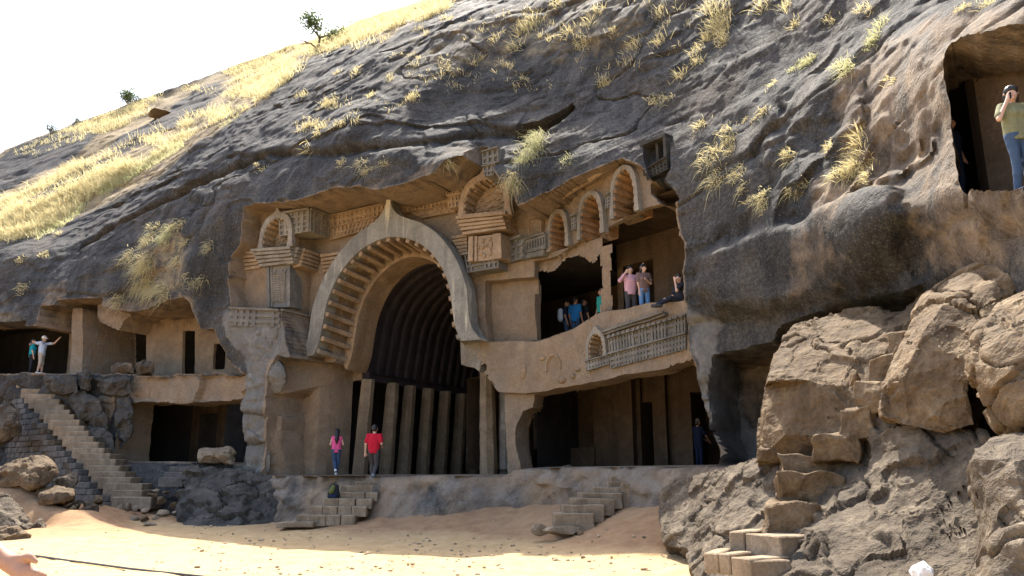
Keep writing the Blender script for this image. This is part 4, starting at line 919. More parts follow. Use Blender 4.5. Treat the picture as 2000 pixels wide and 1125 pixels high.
# ---- wing: three blind arches, stepping towards the viewer
wg = empty('carved_wing', hitp(1150, 480, wing(0)), 'projecting wing wall with a row of three orange blind arches', 'carving')
Panel.tx = None
for cx, cy, hw, ht, dep, lab in ((1091, 486, 0.37, 1.22, 0.75, 'lowest and leftmost blind arch'), (1155, 462, 0.44, 1.36, 0.8, 'middle blind arch with a broken right side'), (1221, 420, 0.43, 1.45, 0.8, 'highest blind arch beside the dark window')):
    e = blind_arch('blind_arch', cx, cy, wing(-0.2), hw, ht, wg, cv_, M['carved_orange'] if 'carved_orange' in M else cb_, WN, WU, dep, 13, False, True, 0.05, 0.13); e['label'] = lab
for q in ([(1036,428),(1062,420),(1062,454),(1036,462)],):
    pq = Panel(q, wing(-0.3)); mb = MB(); pq.box(mb, 0, 0.1, 0, 1, -0.1, 0.12); pq.box(mb, 0.9, 1, 0, 1, -0.1, 0.12); pq.box(mb, 0, 1, 0.9, 1.02, -0.1, 0.13); mb.build('panel_frame', cb_, wg)
for q in ([(1117,424),(1128,419),(1127,446),(1117,450)], [(1184,384),(1194,379),(1193,404),(1184,408)]):
    railing('railing_band', Panel(q, wing(-0.18)), 2, 4, cg_, wg, 0.3, 0.05)
# rounded cornices between the arches
for a, b in (((1030,404),(1092,388)), ((1098,385),(1150,352)), ((1150,352),(1200,320))):
    p, q = hitp(*a, wing(0.1)), hitp(*b, wing(-0.12)); MB().tube([p, (p+q)/2+ZZ*0.02, q], 0.1, 8).build('roll_cornice', cb_, wg, True)
# dark window with its small railing
dw = empty('carved_window', hitb(1280, 320), 'dark bluish carved window with a small railing high on the wing', 'carving')
_wo = float(np.mean([uvw(hitb(x, y))[2]-(WA+WB*uvw(hitb(x, y))[0]) for x, y in ((1258,300),(1302,290),(1280,320))]))-0.3
pw = Panel([(1255,283),(1303,264),(1305,318),(1262,345)], wing(_wo)); mb = MB()
pw.box(mb, -0.02, 0.09, 0, 1, -0.6, 0.1); pw.box(mb, 0.91, 1.02, 0, 1, -0.6, 0.1); pw.box(mb, -0.02, 1.02, 0.93, 1.04, -0.6, 0.12); pw.box(mb, 0.42, 0.52, 0.3, 0.95, -0.6, -0.1); mb.build('window_frame', M['rock_dark'], dw)
railing('railing_band', Panel([(1262,334),(1304,308),(1306,330),(1266,352)], wing(_wo+0.06)), 6, 3, M['rock_dark'], dw, 0.4, 0.05, 0.5, 0.5)
# ---- balcony front of the upper right cave
bf = empty('carved_balcony', hitp(1250, 660, wing(0.1)), 'broken balcony front carved with rows of small railing holes', 'carving')
railing('railing_band', Panel([(1190,660),(1340,616),(1341,650),(1192,690)], wing(0.12)), 24, 3, cg_, bf, 0.25, 0.045, 0.62, 0.6, True, 1, 0.05)
railing('railing_band', Panel([(1192,692),(1341,652),(1341,682),(1194,720)], wing(0.10)), 24, 3, cg_, bf, 0.25, 0.045, 0.66, 0.62, True, 4, 0.12)
slabs('cornice_slab', Panel([(1178,646),(1300,608),(1302,616),(1180,656)], wing(0.12)), 2, cg_, bf, 0.06, 0.14, 0.2)
pd = Panel([(1188,655),(1340,612),(1340,617),(1188,661)], wing(0.22)); mb = MB()
for k in range(15): pd.box(mb, k/15, (k+0.55)/15, 0, 1, -0.1, 0.05)
mb.build('dentil_row', cg_, bf)
e = blind_arch('blind_arch', 1166, 700, wing(0.1), 0.31, 0.74, bf, cv_, cb_, WN, WU, 0.35, 11, True, True, 0.03, 0.1); e['label'] = 'small weathered blind arch at the left end of the railing'
railing('railing_band', Panel([(1146,706),(1190,694),(1190,712),(1147,724)], wing(0.12)), 8, 2, cg_, bf, 0.2, 0.04, 0.6, 0.6)

# worn relief on the brown band under the balcony room
br = Panel([(960,680),(1165,640),(1165,720),(985,765)], wing(0.06)); br.tx = WU
for cx, cy, r in ((1080,716,0.33),):
    c = hitp(cx, cy, wing(0.1)); mb = MB(); mb.strip([[c+WU*rr*math.cos(a)+ZZ*rr*1.15*math.sin(a)+WN*d for a in np.linspace(-0.3, math.pi+0.3, 18)] for rr, d in ((r+0.05, -0.06), (r+0.03, 0.015), (r-0.02, 0.015), (r-0.05, -0.06))]); mb.build('relief_arch', cb_, bf, True)
_rf = blobs('relief_figure', cb_, bf, [(hitp(x, y, wing(0.06)), sx, 0.09, sz, WU, WN) for x, y, sx, sz in ((1146,690,.13,.1),(1152,712,.1,.16),(1128,722,.12,.06),(1098,742,.2,.12),(1120,735,.1,.1),(1060,700,.12,.08),(1020,725,.22,.3),(1005,700,.15,.2))])
_rf['kind'] = 'stuff'
# worn guardian-like lumps on the grey pier and the tangle of figures above them
wf = empty('worn_sculpture', hitp(500, 925, 0.95), 'worn grey sculpture of stacked lumps on the pier left of the great arch', 'carving')
for k, (rim, pr) in enumerate([([(481,742),(484,722),(494,716),(507,735),(506,760),(497,770),(484,768)], 0.28), ([(506,765),(510,730),(524,706),(541,700),(556,718),(560,745),(548,768),(522,772)], 0.3), ([(481,795),(482,771),(506,770),(508,792),(496,798)], 0.22), ([(508,800),(510,772),(528,772),(529,800)], 0.12), ([(477,862),(478,838),(500,842),(527,848),(527,866),(500,868)], 0.26), ([(480,836),(482,800),(528,802),(528,846)], 0.1), ([(478,925),(479,868),(527,870),(528,926)], 0.14)]):
    P = [(x, y, hitp(x, y, 0.86)[1]) for x, y in rim]; cx, cy = np.mean([r[0] for r in rim]), np.mean([r[1] for r in rim])
    o = facet_rock('sculpted_lump', P, [(cx-5, cy-6, hitp(cx, cy, 0.86+pr)[1]), (cx+6, cy+5, hitp(cx, cy, 0.86+pr)[1])], M['carved_grey'], 0.4, 0.0, 0.0, 4, 0.02, 2, 700+k, 0.008, 0.09); o.parent = wf; o.location = -Vector(wf.location)
_rg = random.Random(9)
o = blobs('worn_figures', cg_, wf, [(hitp(x, y, 0.9), sx, 0.12, sz, UU, NN) for x, y, sx, sz in ((508,650,.22,.14),(520,662,.12,.2),(505,672,.3,.12),(530,672,.14,.22),(515,690,.3,.1),(525,700,.16,.2),(505,700,.12,.22),(540,650,.12,.3),(495,660,.1,.1),(548,668,.1,.12),(512,712,.2,.12),(500,685,.1,.1))]); o['kind'] = 'stuff'
# ================================================================== stairs, blocks, boulders
def local_copy(name, me, parent, loc, rotz=0.0, scale=(1, 1, 1)):
    o = bpy.data.objects.new(name, me); COL.objects.link(o); o.parent = parent
    off = parent.location if parent is not None else Vector((0, 0, 0))
    o.location = Vector([float(c) for c in loc])-off; o.rotation_euler = (0, 0, rotz); o.scale = scale; return o
def rough_box(name, sx, sy, sz, bev, rough, cuts, seed, mat):
    bm = bmesh.new(); bmesh.ops.create_cube(bm, size=1.0, matrix=Matrix.Diagonal((sx, sy, sz, 1)))
    bmesh.ops.bevel(bm, geom=list(bm.edges), offset=bev, segments=1, affect='EDGES')
    for _ in range(cuts): bmesh.ops.subdivide_edges(bm, edges=list(bm.edges), cuts=1, use_grid_fill=True)
    me = bpy.data.meshes.new(name); bm.to_mesh(me); bm.free()
    n = len(me.vertices); co = np.empty(n*3, np.float32); me.vertices.foreach_get('co', co); co = co.reshape(-1, 3).astype(float)
    co += np.stack([fbm(co*2.2+k*13.1+seed*7.7, 3, seed+k) for k in range(3)], -1)*rough
    me.vertices.foreach_set('co', co.astype(np.float32).ravel()); me.update(); me.materials.append(mat); return me
def step_block(name, xl, xr, y, Y, height, depth, mat, parent, seed=0, rough=0.03, skew=0.0, cuts=2):
    """one step: its front top edge runs from (xl, y) to (xr, y) of the picture at distance Y"""
    a, b = at(xl, y, Y), at(xr, y, Y+skew); b[2] = a[2]; d = b-a; L = np.linalg.norm(d[:2]); ang = math.atan2(d[1], d[0])
    me = rough_box(name, L, depth, height, 0.02, rough, cuts, seed, mat)
    back = np.array([-math.sin(ang), math.cos(ang), 0]); c = (a+b)/2+back*depth/2-ZZ*height/2
    return local_copy(name, me, parent, c, ang)
# ---- long staircase on the left with its masonry side
LS = [(22,79,730.5),(25,83,740),(32,89.5,749.5),(41,99,759),(49,108,769),(57,116.5,779.5),(68,126,790),(78,136.5,800),(86.5,144.5,809.5),(95,155.5,820),(104,164.5,831.5),(113,173.5,841.5),(122,183.5,852),(130.5,193.5,863.5),(141,204,875),(151,215,885.5),(163,226,896.5),(174.5,234.5,909),(179,245,921),(192,256,932.5),(202.5,277,944.5),(217,278.5,957),(218.5,295,971)]
NS = len(LS); Ytop, Ybot = 36.4, 29.7
stair = empty('stone_staircase', at(250, 985, 29.7), 'long worn stone staircase climbing to the upper left cave', 'staircase')
zs = []
for k, (xl, xr, y) in enumerate(LS):
    Y = Ytop+(Ybot-Ytop)*k/(NS-1); zs.append((at(xl, y, Y), Y))
    step_block('step', xl, xr, y, Y, 0.42, 1.15, M['cut_stone'], stair, k, 0.025)
La, Lb = zs[-1][0], zs[0][0]; run = Lb-La; run[2] = 0; RL = np.linalg.norm(run); rd = run/RL; wn_ = np.array([-rd[1], rd[0], 0]); wn_ = wn_ if wn_[0] < 0 and wn_[1] < 0.5 else -wn_
rang = math.atan2(rd[1], rd[0])
blk = [rough_box('masonry_block', 0.52, 0.4, 0.225, 0.02, 0.02, 1, 200+k, M['cut_stone_grey'] if k % 4 else M['rock_grey']) for k in range(6)]
rs = [np.linalg.norm((z[0]-La)[:2]) for z in zs][::-1]; zz_ = [z[0][2] for z in zs][::-1]
rnd = random.Random(5); nblk = 0
for j in range(26):
    z = 0.35+j*0.235; off = 0.27 if j % 2 else 0.0
    for i in range(32):
        r = -0.3+i*0.54+off
        top = np.interp(r-0.2, rs, zz_) if r < rs[-1] else zz_[-1]-0.05
        base = 0.25+0.085*r
        if z+0.12 > top-0.2 or z < base or r > RL+3.6: continue
        P = La+rd*r; P = P+wn_*(0.10+0.025*rnd.random()-0.2); P[2] = z
        local_copy('masonry_block', blk[rnd.randrange(6)], stair, P, rang+(math.pi if rnd.random() < 0.5 else 0)+0.02*(rnd.random()-0.5)); nblk += 1
mb = MB(); core = [La-rd*0.4, La+rd*(RL+4)]
q = [(-0.4, -0.2), (-0.4, zz_[0]-0.45)]+[(r, z-0.5) for r, z in zip(rs, zz_)]+[(RL+4, zz_[-1]-0.12), (RL+4, -0.2)]
P0 = [La*[1, 1, 0]+rd*r+ZZ*z-wn_*0.25 for r, z in q]; mb.prism(P0, [p-wn_*1.0 for p in P0]); mb.build('fill', M['rock_dark'], stair)
# platform slab the couple stands on
pl = [hitp(-200, 733, 3.6), hitp(40, 733, 3.0), hitp(140, 731, 2.1), hitp(300, 731, 0.6)]
# ---- short flight beside it
sf = empty('stone_steps', at(345, 960, 29.4), 'three low steps between the long staircase and the slanting dark rock', 'steps')
for k, (xl, xr, y, Y) in enumerate([(331,378,911.5,30.1),(322,366,922,29.8),(309,358,932,29.5)]): step_block('step', xl, xr, y, Y, 0.34, 0.8, M['cut_stone_grey'], sf, 30+k)
# ---- flight up to the great arch
ms = empty('stone_steps', at(640, 1025, 25.1), 'broad worn steps climbing to the great arch where the backpack rests', 'steps')
for k, (xl, xr, y, Y, h) in enumerate([(539,612,1020,24.7,0.16),(578,694,1006,25.0,0.32),(601,716,989.5,25.3,0.3),(630,727,974,25.6,0.3),(663,738,961,25.9,0.3),(665,749,948,26.2,0.3),(694,754,940,26.5,0.26)]):
    if 0 < k < 5:   # each course is laid of separate blocks
        n = 4 if k < 3 else 3; xs = np.linspace(xl, xr, n+1)
        for i in range(n): step_block('step_block', xs[i]+0.4, xs[i+1]-0.4, y+random.uniform(-0.4, 0.4), Y+random.uniform(-0.03, 0.03), h, 1.0, M['cut_stone'], ms, 40+k*5+i, 0.03)
    else: step_block('step', xl, xr, y, Y, h, 1.0, M['cut_stone'], ms, 40+k, 0.04)
step_block('cheek_block', 728, 773, 948, 26.15, 1.0, 1.3, M['cut_stone_grey'], ms, 71, 0.06)
# ---- flight up to the right cave
rsx = empty('stone_steps', at(1120, 1022, 20.6), 'worn earthen steps climbing to the lower right cave', 'steps')
for k, (xl, xr, y, Y) in enumerate([(1082,1162,1002.5,20.3),(1099,1181,987.5,20.55),(1117,1200,975,20.8),(1135,1215,963,21.05),(1161,1233,951.5,21.3),(1188,1246,941.5,21.55),(1193,1250,931,21.8)]):
    step_block('step', xl, xr, y, Y, 0.42, 1.2, M['cut_stone'], rsx, 80+k, 0.05)
step_block('cheek_block', 1216, 1262, 945, 21.2, 0.95, 1.0, M['cut_stone'], rsx, 95, 0.09)
# ---- cut blocks and rock hewn steps in the right foreground
fb = empty('block_steps', at(1470, 1125, 11.6), 'two courses of pale cut blocks at the foot of the rock hewn steps', 'steps')
def fg_block(p0, p1, y0, y1, Y0, Y1, depth, h, seed, mat='cut_stone'):
    a, b = at(p0, y0, Y0), at(p1, y1, Y1); b[2] = a[2] = (a[2]+b[2])/2; d = b-a; L = np.linalg.norm(d); ang = math.atan2(d[1], d[0]); back = np.array([-math.sin(ang), math.cos(ang), 0])
    local_copy('cut_block', rough_box('cut_block', L-0.008, depth, h, 0.018, 0.025, 3, seed, M[mat]), fb, (a+b)/2+back*depth/2-ZZ*h/2, ang)
fg_block(1423, 1454, 1037, 1039, 12.45, 12.3, 0.75, 0.3, 300); fg_block(1454, 1524, 1039, 1050, 12.3, 11.75, 0.75, 0.3, 301)
fg_block(1373, 1403, 1077, 1081, 11.95, 11.85, 0.8, 0.27, 302); fg_block(1403, 1426, 1081, 1084, 11.85, 11.72, 0.8, 0.27, 303); fg_block(1426, 1464, 1084, 1096, 11.72, 11.4, 0.8, 0.27, 304)
fg_block(1464, 1545, 1097, 1094, 11.38, 11.5, 0.55, 0.3, 305)
hs = empty('rock_hewn_steps', at(1580, 990, 12.8), 'rounded steps hewn into the sunlit rock above the cut blocks', 'steps')
def hewn(xl, xr, y, Y, h, dep, seed, skew=-0.35):
    step_block('step', xl, xr, y, Y, h, dep, M['rock_warm'], hs, seed, 0.15, skew, 4)
hewn(1490, 1605, 985, 12.55, 0.62, 1.2, 311); hewn(1515, 1646, 929, 12.9, 0.6, 1.3, 312); hewn(1524, 1656, 886, 13.4, 0.55, 1.4, 313)
hewn(1585, 1676, 846, 13.0, 0.5, 1.1, 317); hewn(1628, 1702, 798, 12.85, 0.5, 1.1, 318)
hewn(1672, 1728, 748, 12.75, 0.5, 1.1, 314); hewn(1698, 1748, 702, 13.0, 0.45, 1.1, 315); hewn(1726, 1772, 661, 13.2, 0.45, 1.1, 316)
# ---- boulders at the left
def bould(rim, inner, mat, label, seed, back=1.2, amp=0.05, group=None, name='boulder', levels=4, fine=0.015):
    o = facet_rock(name, rim, inner, M[mat], back, 0.15, 0.2, levels, amp, 1, seed, fine); return tag(o, label, 'boulder' if name == 'boulder' else 'rock', group)
Yb = 27.6
bould([(-60,925,Yb),(0,909,Yb),(12,901,Yb),(59,889,Yb),(85,886,Yb+.2),(101,895,Yb+.2),(114,911,Yb+.1),(114,926,Yb),(88,947,Yb-.5),(56,957,Yb-.7),(44,950,Yb-.6),(-60,965,Yb-.4)], [(68,912,Yb-.5),(53,943,Yb-.8),(30,920,Yb-.6),(95,910,Yb-.3),(10,940,Yb-.6)], 'rock_warm', 'largest tilted boulder at the left edge below the staircase', 61)
bould([(70,960,27),(76,952,27.2),(108,945,27.4),(132,950,27.3),(148,956,27.2),(147,974,26.9),(126,983,26.6),(111,983,26.5),(85,989,26.5),(72,984,26.6)], [(90,965,26.5),(112,960,26.6),(130,962,26.7)], 'rock_warm', 'rounded tan boulder below the large tilted one', 62, 1.0)
bould([(105,940,28),(117,931,28.1),(141,921,28.3),(153,925,28.2),(152,941,28),(138,954,27.8),(122,950,27.8)], [(130,935,27.8)], 'rock_grey', 'small pale boulder leaning above the rounded tan one', 63, 0.8)
bould([(-60,950,24),(0,956,24),(12,962,24),(35,980,23.9),(54,1002,23.8),(66,1023,23.6),(59,1033,23.3),(30,1040,23),(-60,1060,22.8)], [(10,1000,23.4),(30,1015,23.3),(-20,990,23.3)], 'rock_grey', 'grey boulder with a bright slanting edge cut by the left edge', 64, 1.4)
bould([(57,1033,24.2),(67,1017,24.4),(85,1010,24.5),(96,1024,24.4),(96,1036,24),(73,1038,23.9)], [(80,1022,24.1)], 'rock_grey', 'small grey boulder at the edge of the sunlit court', 65, 0.6)
bould([(-40,1040,22.6),(0,1032,22.8),(30,1028,22.9),(64,1040,22.7),(66,1047,22.3),(20,1054,22.1),(-40,1062,22)], [(10,1042,22.3),(40,1041,22.4)], 'rock_warm', 'flat sunlit rock on the ground at the left edge', 66, 0.8)
bould([(112,1003,27),(126,990,27.2),(150,977,27.4),(159,981,27.3),(147,995,27.1),(123,1008,26.8)], [(138,990,26.9)], 'rock_grey', 'flat slanting stone below the rounded tan boulder', 67, 0.6)
bould([(146,995,27.2),(164,977,27.4),(188,981,27.4),(193,1002,27.1),(176,1006,26.9),(160,1005,26.9)], [(170,990,26.9),(182,993,26.95)], 'rock_grey', 'wedge shaped stone beside the flat slanting one', 68, 0.6)
bould([(178,968,28.6),(186,963,28.7),(203,966,28.7),(206,980,28.5),(180,982,28.4)], [(192,971,28.4)], 'rock_warm', 'small squared stone near the foot of the long staircase', 69, 0.5)
bould([(-80,830,33),(0,790,33),(20,785,33.2),(40,800,33.2),(46,820,33.1),(38,850,32.9),(10,866,32.7),(-80,870,32.4)], [(15,815,32.5),(30,830,32.6),(5,840,32.4)], 'rock_grey', 'jagged pale rock against the masonry at the left edge', 70, 1.2)
bould([(338,1020,28.0),(350,960,28.9),(362,916,29.4),(378,906,29.5),(416,905,29.6),(478,908,29.4),(512,922,29.2),(540,935,28.9),(560,1000,28.4),(545,1022,27.8),(455,1034,27.2),(378,1034,27.2)], [(395,945,28.75),(430,925,29.2),(440,960,28.35),(500,955,28.75),(470,1000,27.75),(400,1005,27.75),(525,985,28.35),(385,925,29.25),(460,935,28.9),(420,985,28.05)], 'rock_dark', 'slanting dark rock in front of the lower left cave', 71, 1.6, 0.10, None, 'rock_outcrop')
bould([(385,905,30.6),(386,880,30.7),(395,873,30.8),(450,873,30.8),(458,884,30.7),(456,906,30.5)], [(400,890,30.3),(430,888,30.3),(445,893,30.3)], 'cut_stone', 'flat topped broken block standing in the lower left cave mouth', 72, 0.7)
# ---- dark blocks heaped on the ledge above the lower left cave
DL = [([(84,732),(120,729),(150,733),(153,768),(120,772),(92,760)], 1.9), ([(148,726),(170,722),(182,738),(176,762),(156,758)], 1.75), ([(178,738),(215,732),(255,738),(258,768),(238,776),(200,770)], 1.5),
      ([(132,768),(160,762),(196,772),(200,800),(186,826),(150,826)], 1.7), ([(164,800),(190,790),(212,812),(210,846),(180,850)], 1.6), ([(150,835),(185,828),(222,845),(226,890),(190,905),(158,885)], 1.75), ([(218,712),(232,705),(258,707),(262,728),(240,732),(220,730)], 1.0), ([(262,706),(280,701),(302,706),(302,732),(264,732)], 0.9), ([(228,775),(252,772),(262,800),(256,850),(236,880),(226,840)], 1.35)]
DN = ['widest dark block right at the head of the long staircase', 'upright dark block beside the staircase head', 'broad dark block overhanging the lower left cave', 'dark block halfway down beside the staircase', 'small dark block above the lower left cave corner', 'tall dark block beside the lower half of the staircase', 'squared grey block on the upper left ledge', 'grey block leaning on the pilaster of the upper left cave', 'narrow dark rock at the left corner of the lower cave']
for k, ((rim, w), nm) in enumerate(zip(DL, DN)):
    rim3 = [(x, y, hitp(x, y, w+0.1)[1]) for x, y in rim]; cx, cy = np.mean([r[0] for r in rim]), np.mean([r[1] for r in rim])
    bould(rim3, [(cx-6, cy-4, hitp(cx, cy, w+0.35)[1]), (cx+8, cy+5, hitp(cx, cy, w+0.28)[1])], 'rock_dark' if k not in (6, 7) else 'rock_grey', nm, 120+k, 1.0, 0.05)
# ---- loose stones
def stone_mesh(seed, mat, sub=2):
    bm = bmesh.new(); bmesh.ops.create_icosphere(bm, subdivisions=sub, radius=1.0); rnd = random.Random(seed)
    for _ in range(11):
        n = Vector((rnd.gauss(0, 1), rnd.gauss(0, 1), rnd.gauss(0, 1))).normalized(); d = rnd.uniform(0.42, 0.8)
        for v in bm.verts:
            e = v.co.dot(n)-d
            if e > 0: v.co -= n*e
    me = bpy.data.meshes.new('stone'); bm.to_mesh(me); bm.free(); roughen(me, 0.06, seed, 1.7); me.materials.append(mat); return me
SM = [stone_mesh(k, M[('cut_stone', 'cut_stone', 'rock_warm')[k % 3]]) for k in range(9)]
rub = [(234,993,17,15,29.3),(251,990,15,14,29.2),(264,995,17,16,29.0),(284,998,24,13,28.9),(262,1013,18,11,28.3),(283,1012,22,12,28.3),(292,1023,32,7,27.9),(305,1012,14,9,28.4),(316,1003,30,14,28.7),(313,979,26,16,29.6),(297,966,24,8,29.9),(326,962,22,7,30),(340,985,20,14,29.3),(345,1000,18,10,28.8),(305,958,16,6,30.1),(262,976,14,8,29.9)]
ORD = 'leftmost second third fourth fifth sixth seventh eighth ninth tenth eleventh twelfth thirteenth fourteenth fifteenth rightmost'.split()
rub.sort()
for k, (x, y, wpx, hpx, Y) in enumerate(rub):
    P = at(x, y, Y); s1 = wpx/FPX*Y*0.56; s3 = hpx/FPX*Y*0.6; o = bpy.data.objects.new('stone', SM[k % 9]); COL.objects.link(o); o.location = P; o.scale = (s1, s1*0.8, s3); o.rotation_euler = (0, 0, k*1.3)
    tag(o, 'tan stone, %s in the rubble heap at the stair foot' % (ORD[k]+('' if k in (0, 15) else ' from the left')), 'stone', 'stones heaped at the stair foot')
for k, (x, y, wpx, hpx, Y, lab) in enumerate([(1055,1034,34,20,20.6,'squared loose block left of the foot of the right steps'),(1100,1036,72,18,20.2,'flat broken slab at the foot of the right steps'),(1133,1040,20,12,20.0,'small stone at the right end of the broken slab'),(1563,1088,34,20,11.6,'dark rounded stone wedged beside the cut blocks'),(1642,850,48,30,13.4,'rounded tan stone lodged on the rock above the hewn steps'),(1668,742,30,34,13.3,'tan knob of rock beside the upper hewn steps'),(1680,1020,12,8,13.5,'x')][:6]):
    P = at(x, y, Y); o = bpy.data.objects.new('stone', SM[(k*2+1) % 9] if k != 3 else stone_mesh(77, M['rock_dark'])); COL.objects.link(o); o.location = P; o.scale = (wpx/FPX*Y*0.56, wpx/FPX*Y*0.45, hpx/FPX*Y*0.62); o.rotation_euler = (0, 0, 0.3*k); tag(o, lab, 'stone')
# gravel over the court: small stones beyond counting
rnd = random.Random(11); gv = []; gf = []; src = [stone_mesh(500+k, M['cut_stone'], 1) for k in range(4)]
sv = []; ngv = 0
for m_ in src:
    c = np.empty(len(m_.vertices)*3, np.float32); m_.vertices.foreach_get('co', c); sv.append((c.reshape(-1, 3), [tuple(p.vertices) for p in m_.polygons]))
for k in range(1500):
    if k < 1150:
        x, y = rnd.uniform(420, 1330), rnd.uniform(985, 1085); Y0 = 1.55/((y-930)/FPX+0.002)
        Y0 = min(max(Y0, 15), 27)
        px, Yq = x, Y0
    else: px, Yq = rnd.uniform(-50, 1340), rnd.uniform(13, 28)
    X = (px-1000)/FPX*Yq*1.03; s1 = 0.012+0.05*rnd.random()**3+(0.08*rnd.random() if k < 120 else 0)
    if uvw(np.array([X, Yq, 0]))[2] < 2.4: continue
    V0, F0 = sv[k % 4]; a = rnd.random()*6.28; ca, sa = math.cos(a), math.sin(a)
    V1 = np.stack([(V0[:, 0]*ca-V0[:, 1]*sa)*s1+X, (V0[:, 0]*sa+V0[:, 1]*ca)*s1*0.8+Yq, V0[:, 2]*s1*0.55+gz_at(X, Yq)+0.15*s1], -1)
    n0 = ngv; gv.append(V1); ngv += len(V1); gf += [tuple(i+n0 for i in f) for f in F0]
me = bpy.data.meshes.new('gravel'); me.from_pydata(np.vstack(gv).tolist(), [], gf); me.update(); M['gravel'] = plain('gravel', (0.33, 0.25, 0.16), 0.95, 0.35, 6); o = link('gravel', me, M['gravel']); tag(o, 'loose gravel and chips scattered over the dry earth', 'gravel', kind='stuff')
# ================================================================== dry grass, tree, bushes
def grass_material(name, a, b, c2):
    t = NT(name); v = t.coord(); f = t.noise(v, 1.3, 3, 0.6); g = t.noise(v, 9, 2, 0.6)
    col = t.mix(t.ramp(f, [(0.35, 0.0), (0.65, 1.0)]), a, b); col = t.mix(t.ramp(g, [(0.45, 0.0), (0.7, 0.8)]), col, c2)
    d = t.n('ShaderNodeBsdfDiffuse'); tr = t.n('ShaderNodeBsdfTranslucent'); mx = t.n('ShaderNodeMixShader'); mx.inputs[0].default_value = 0.5
    t.l(col, d.inputs[0]); t.l(col, tr.inputs[0]); t.l(d.outputs[0], mx.inputs[1]); t.l(tr.outputs[0], mx.inputs[2]); t.l(mx.outputs[0], t.out.inputs[0]); return t.m
M['straw'] = grass_material('dry_grass', (0.60, 0.52, 0.28), (0.72, 0.65, 0.38), (0.46, 0.37, 0.19))
M['greengrass'] = grass_material('half_green_grass', (0.46, 0.47, 0.22), (0.60, 0.58, 0.33), (0.64, 0.57, 0.36))
M['leaf'] = grass_material('leaves', (0.10, 0.14, 0.05), (0.15, 0.19, 0.075), (0.07, 0.09, 0.045))
M['bark'] = plain('bark', (0.13, 0.10, 0.075), 0.9, 0.4, 20)
RG = np.random.default_rng(21)
def blades(base, direc, length, droop, width, segs=3):
    """base (n,3) direc (n,3) length (n) droop (n) -> vertices, quads/tris as triangles"""
    n = len(base); direc = direc/np.linalg.norm(direc, axis=1, keepdims=True)
    side = np.cross(direc, RG.normal(size=(n, 3))); side /= np.linalg.norm(side, axis=1, keepdims=True)+1e-9
    rows = []
    for k in range(segs+1):
        t = k/segs; c = base+direc*(length*t)[:, None]; c = c-np.outer(droop*length*t*t, ZZ)
        if k < segs:
            w = (width*(1-0.75*t))[:, None]*side; rows += [c-w, c+w]
        else: rows.append(c)
    V = np.stack(rows, 1); m = V.shape[1]; F = []
    for k in range(segs-1): F += [(2*k, 2*k+1, 2*k+3), (2*k, 2*k+3, 2*k+2)]
    F.append((2*segs-2, 2*segs-1, 2*segs)); F = np.array(F)
    return V.reshape(-1, 3), (np.arange(n)[:, None, None]*m+F[None]).reshape(-1, 3)
def tuft_geo(P, N, size, n, hang, width, green=0):
    """n blades rooted round P: standing (hang 0) .. falling over the rock (hang 1)"""
    N = N/np.linalg.norm(N); r = RG.normal(size=(n, 3))*size*0.3; r -= np.outer(r@N, N); base = P+r-N*0.02
    up = ZZ*(1.0-0.55*hang)+N*(0.35+0.65*hang); d = up+RG.normal(size=(n, 3))*0.55
    L = size*RG.uniform(0.55, 1.25, n); dr = hang*RG.uniform(0.7, 1.5, n)+(1-hang)*RG.uniform(0.05, 0.5, n)
    return blades(base, d, L, dr, np.full(n, width)*RG.uniform(0.6, 1.3, n))
def join_geo(parts):
    V = []; F = []; n = 0
    for v, f in parts: V.append(v); F.append(f+n); n += len(v)
    return np.vstack(V), np.vstack(F)
def tri_mesh(name, V, F): return mesh_np(name, V, F.astype(np.int32), False)
def in_poly(poly, n):
    poly = np.asarray(poly, float); lo, hi = poly.min(0), poly.max(0); out = []
    while len(out) < n:
        q = RG.uniform(lo, hi, (n*3, 2)); out += list(q[sdpoly(q[:, 0], q[:, 1], poly) > 0])
    return np.array(out[:n])
# ---- the grassy slope
geo = []; gg = []
def field(poly, n, size, nb, thr, width, green=False, hang=0.1):
    Q = in_poly(poly, n); ms = fbm(np.stack([Q[:, 0]/95.0+Q[:, 1]/60.0, Q[:, 1]/38.0-Q[:, 0]/140.0, Q[:, 0]*0+0.5], -1), 3, 7)
    inb = np.max([sdpoly(Q[:, 0], Q[:, 1], rb) for rb in RBANDS], 0) > 0
    for (x, y), m, ib in zip(Q, ms, inb):
        if ib and RG.random() < 0.85: continue
        if m < thr+RG.normal()*0.08: continue
        P, N = hitc(x, y)
        if P is None: continue
        (gg if green else geo).append(tuft_geo(P, N, size*RG.uniform(0.6, 1.4), nb, hang, width))
field([(-40,470),(-40,400),(60,375),(130,328),(230,288),(300,250),(400,212),(470,165),(540,125),(600,100),(700,58),(830,8),(900,-12),(885,12),(760,78),(690,97),(640,107),(570,152),(520,192),(470,207),(430,237),(380,262),(330,302),(270,332),(200,372),(120,432),(80,452)], 6000, 0.62, 9, -0.06, 0.016)
field([(-40,480),(-40,430),(60,395),(120,400),(125,435),(70,462)], 700, 0.5, 10, -0.5, 0.015)
field([(20,300),(150,245),(300,190),(450,134),(560,90),(640,62),(660,80),(560,115),(450,165),(400,192),(300,228),(200,262),(60,310)], 2600, 0.55, 8, -0.05, 0.016)
field([(640,66),(760,20),(880,-14),(900,-4),(780,50),(700,80),(640,104)], 900, 0.6, 10, -0.5, 0.016)
field([(185,372),(260,330),(350,278),(365,285),(340,302),(240,362),(200,385)], 320, 0.42, 9, -0.5, 0.014, True)
field([(60,440),(130,425),(160,400),(170,410),(120,445),(70,470)], 150, 0.4, 9, -0.5, 0.014, True)
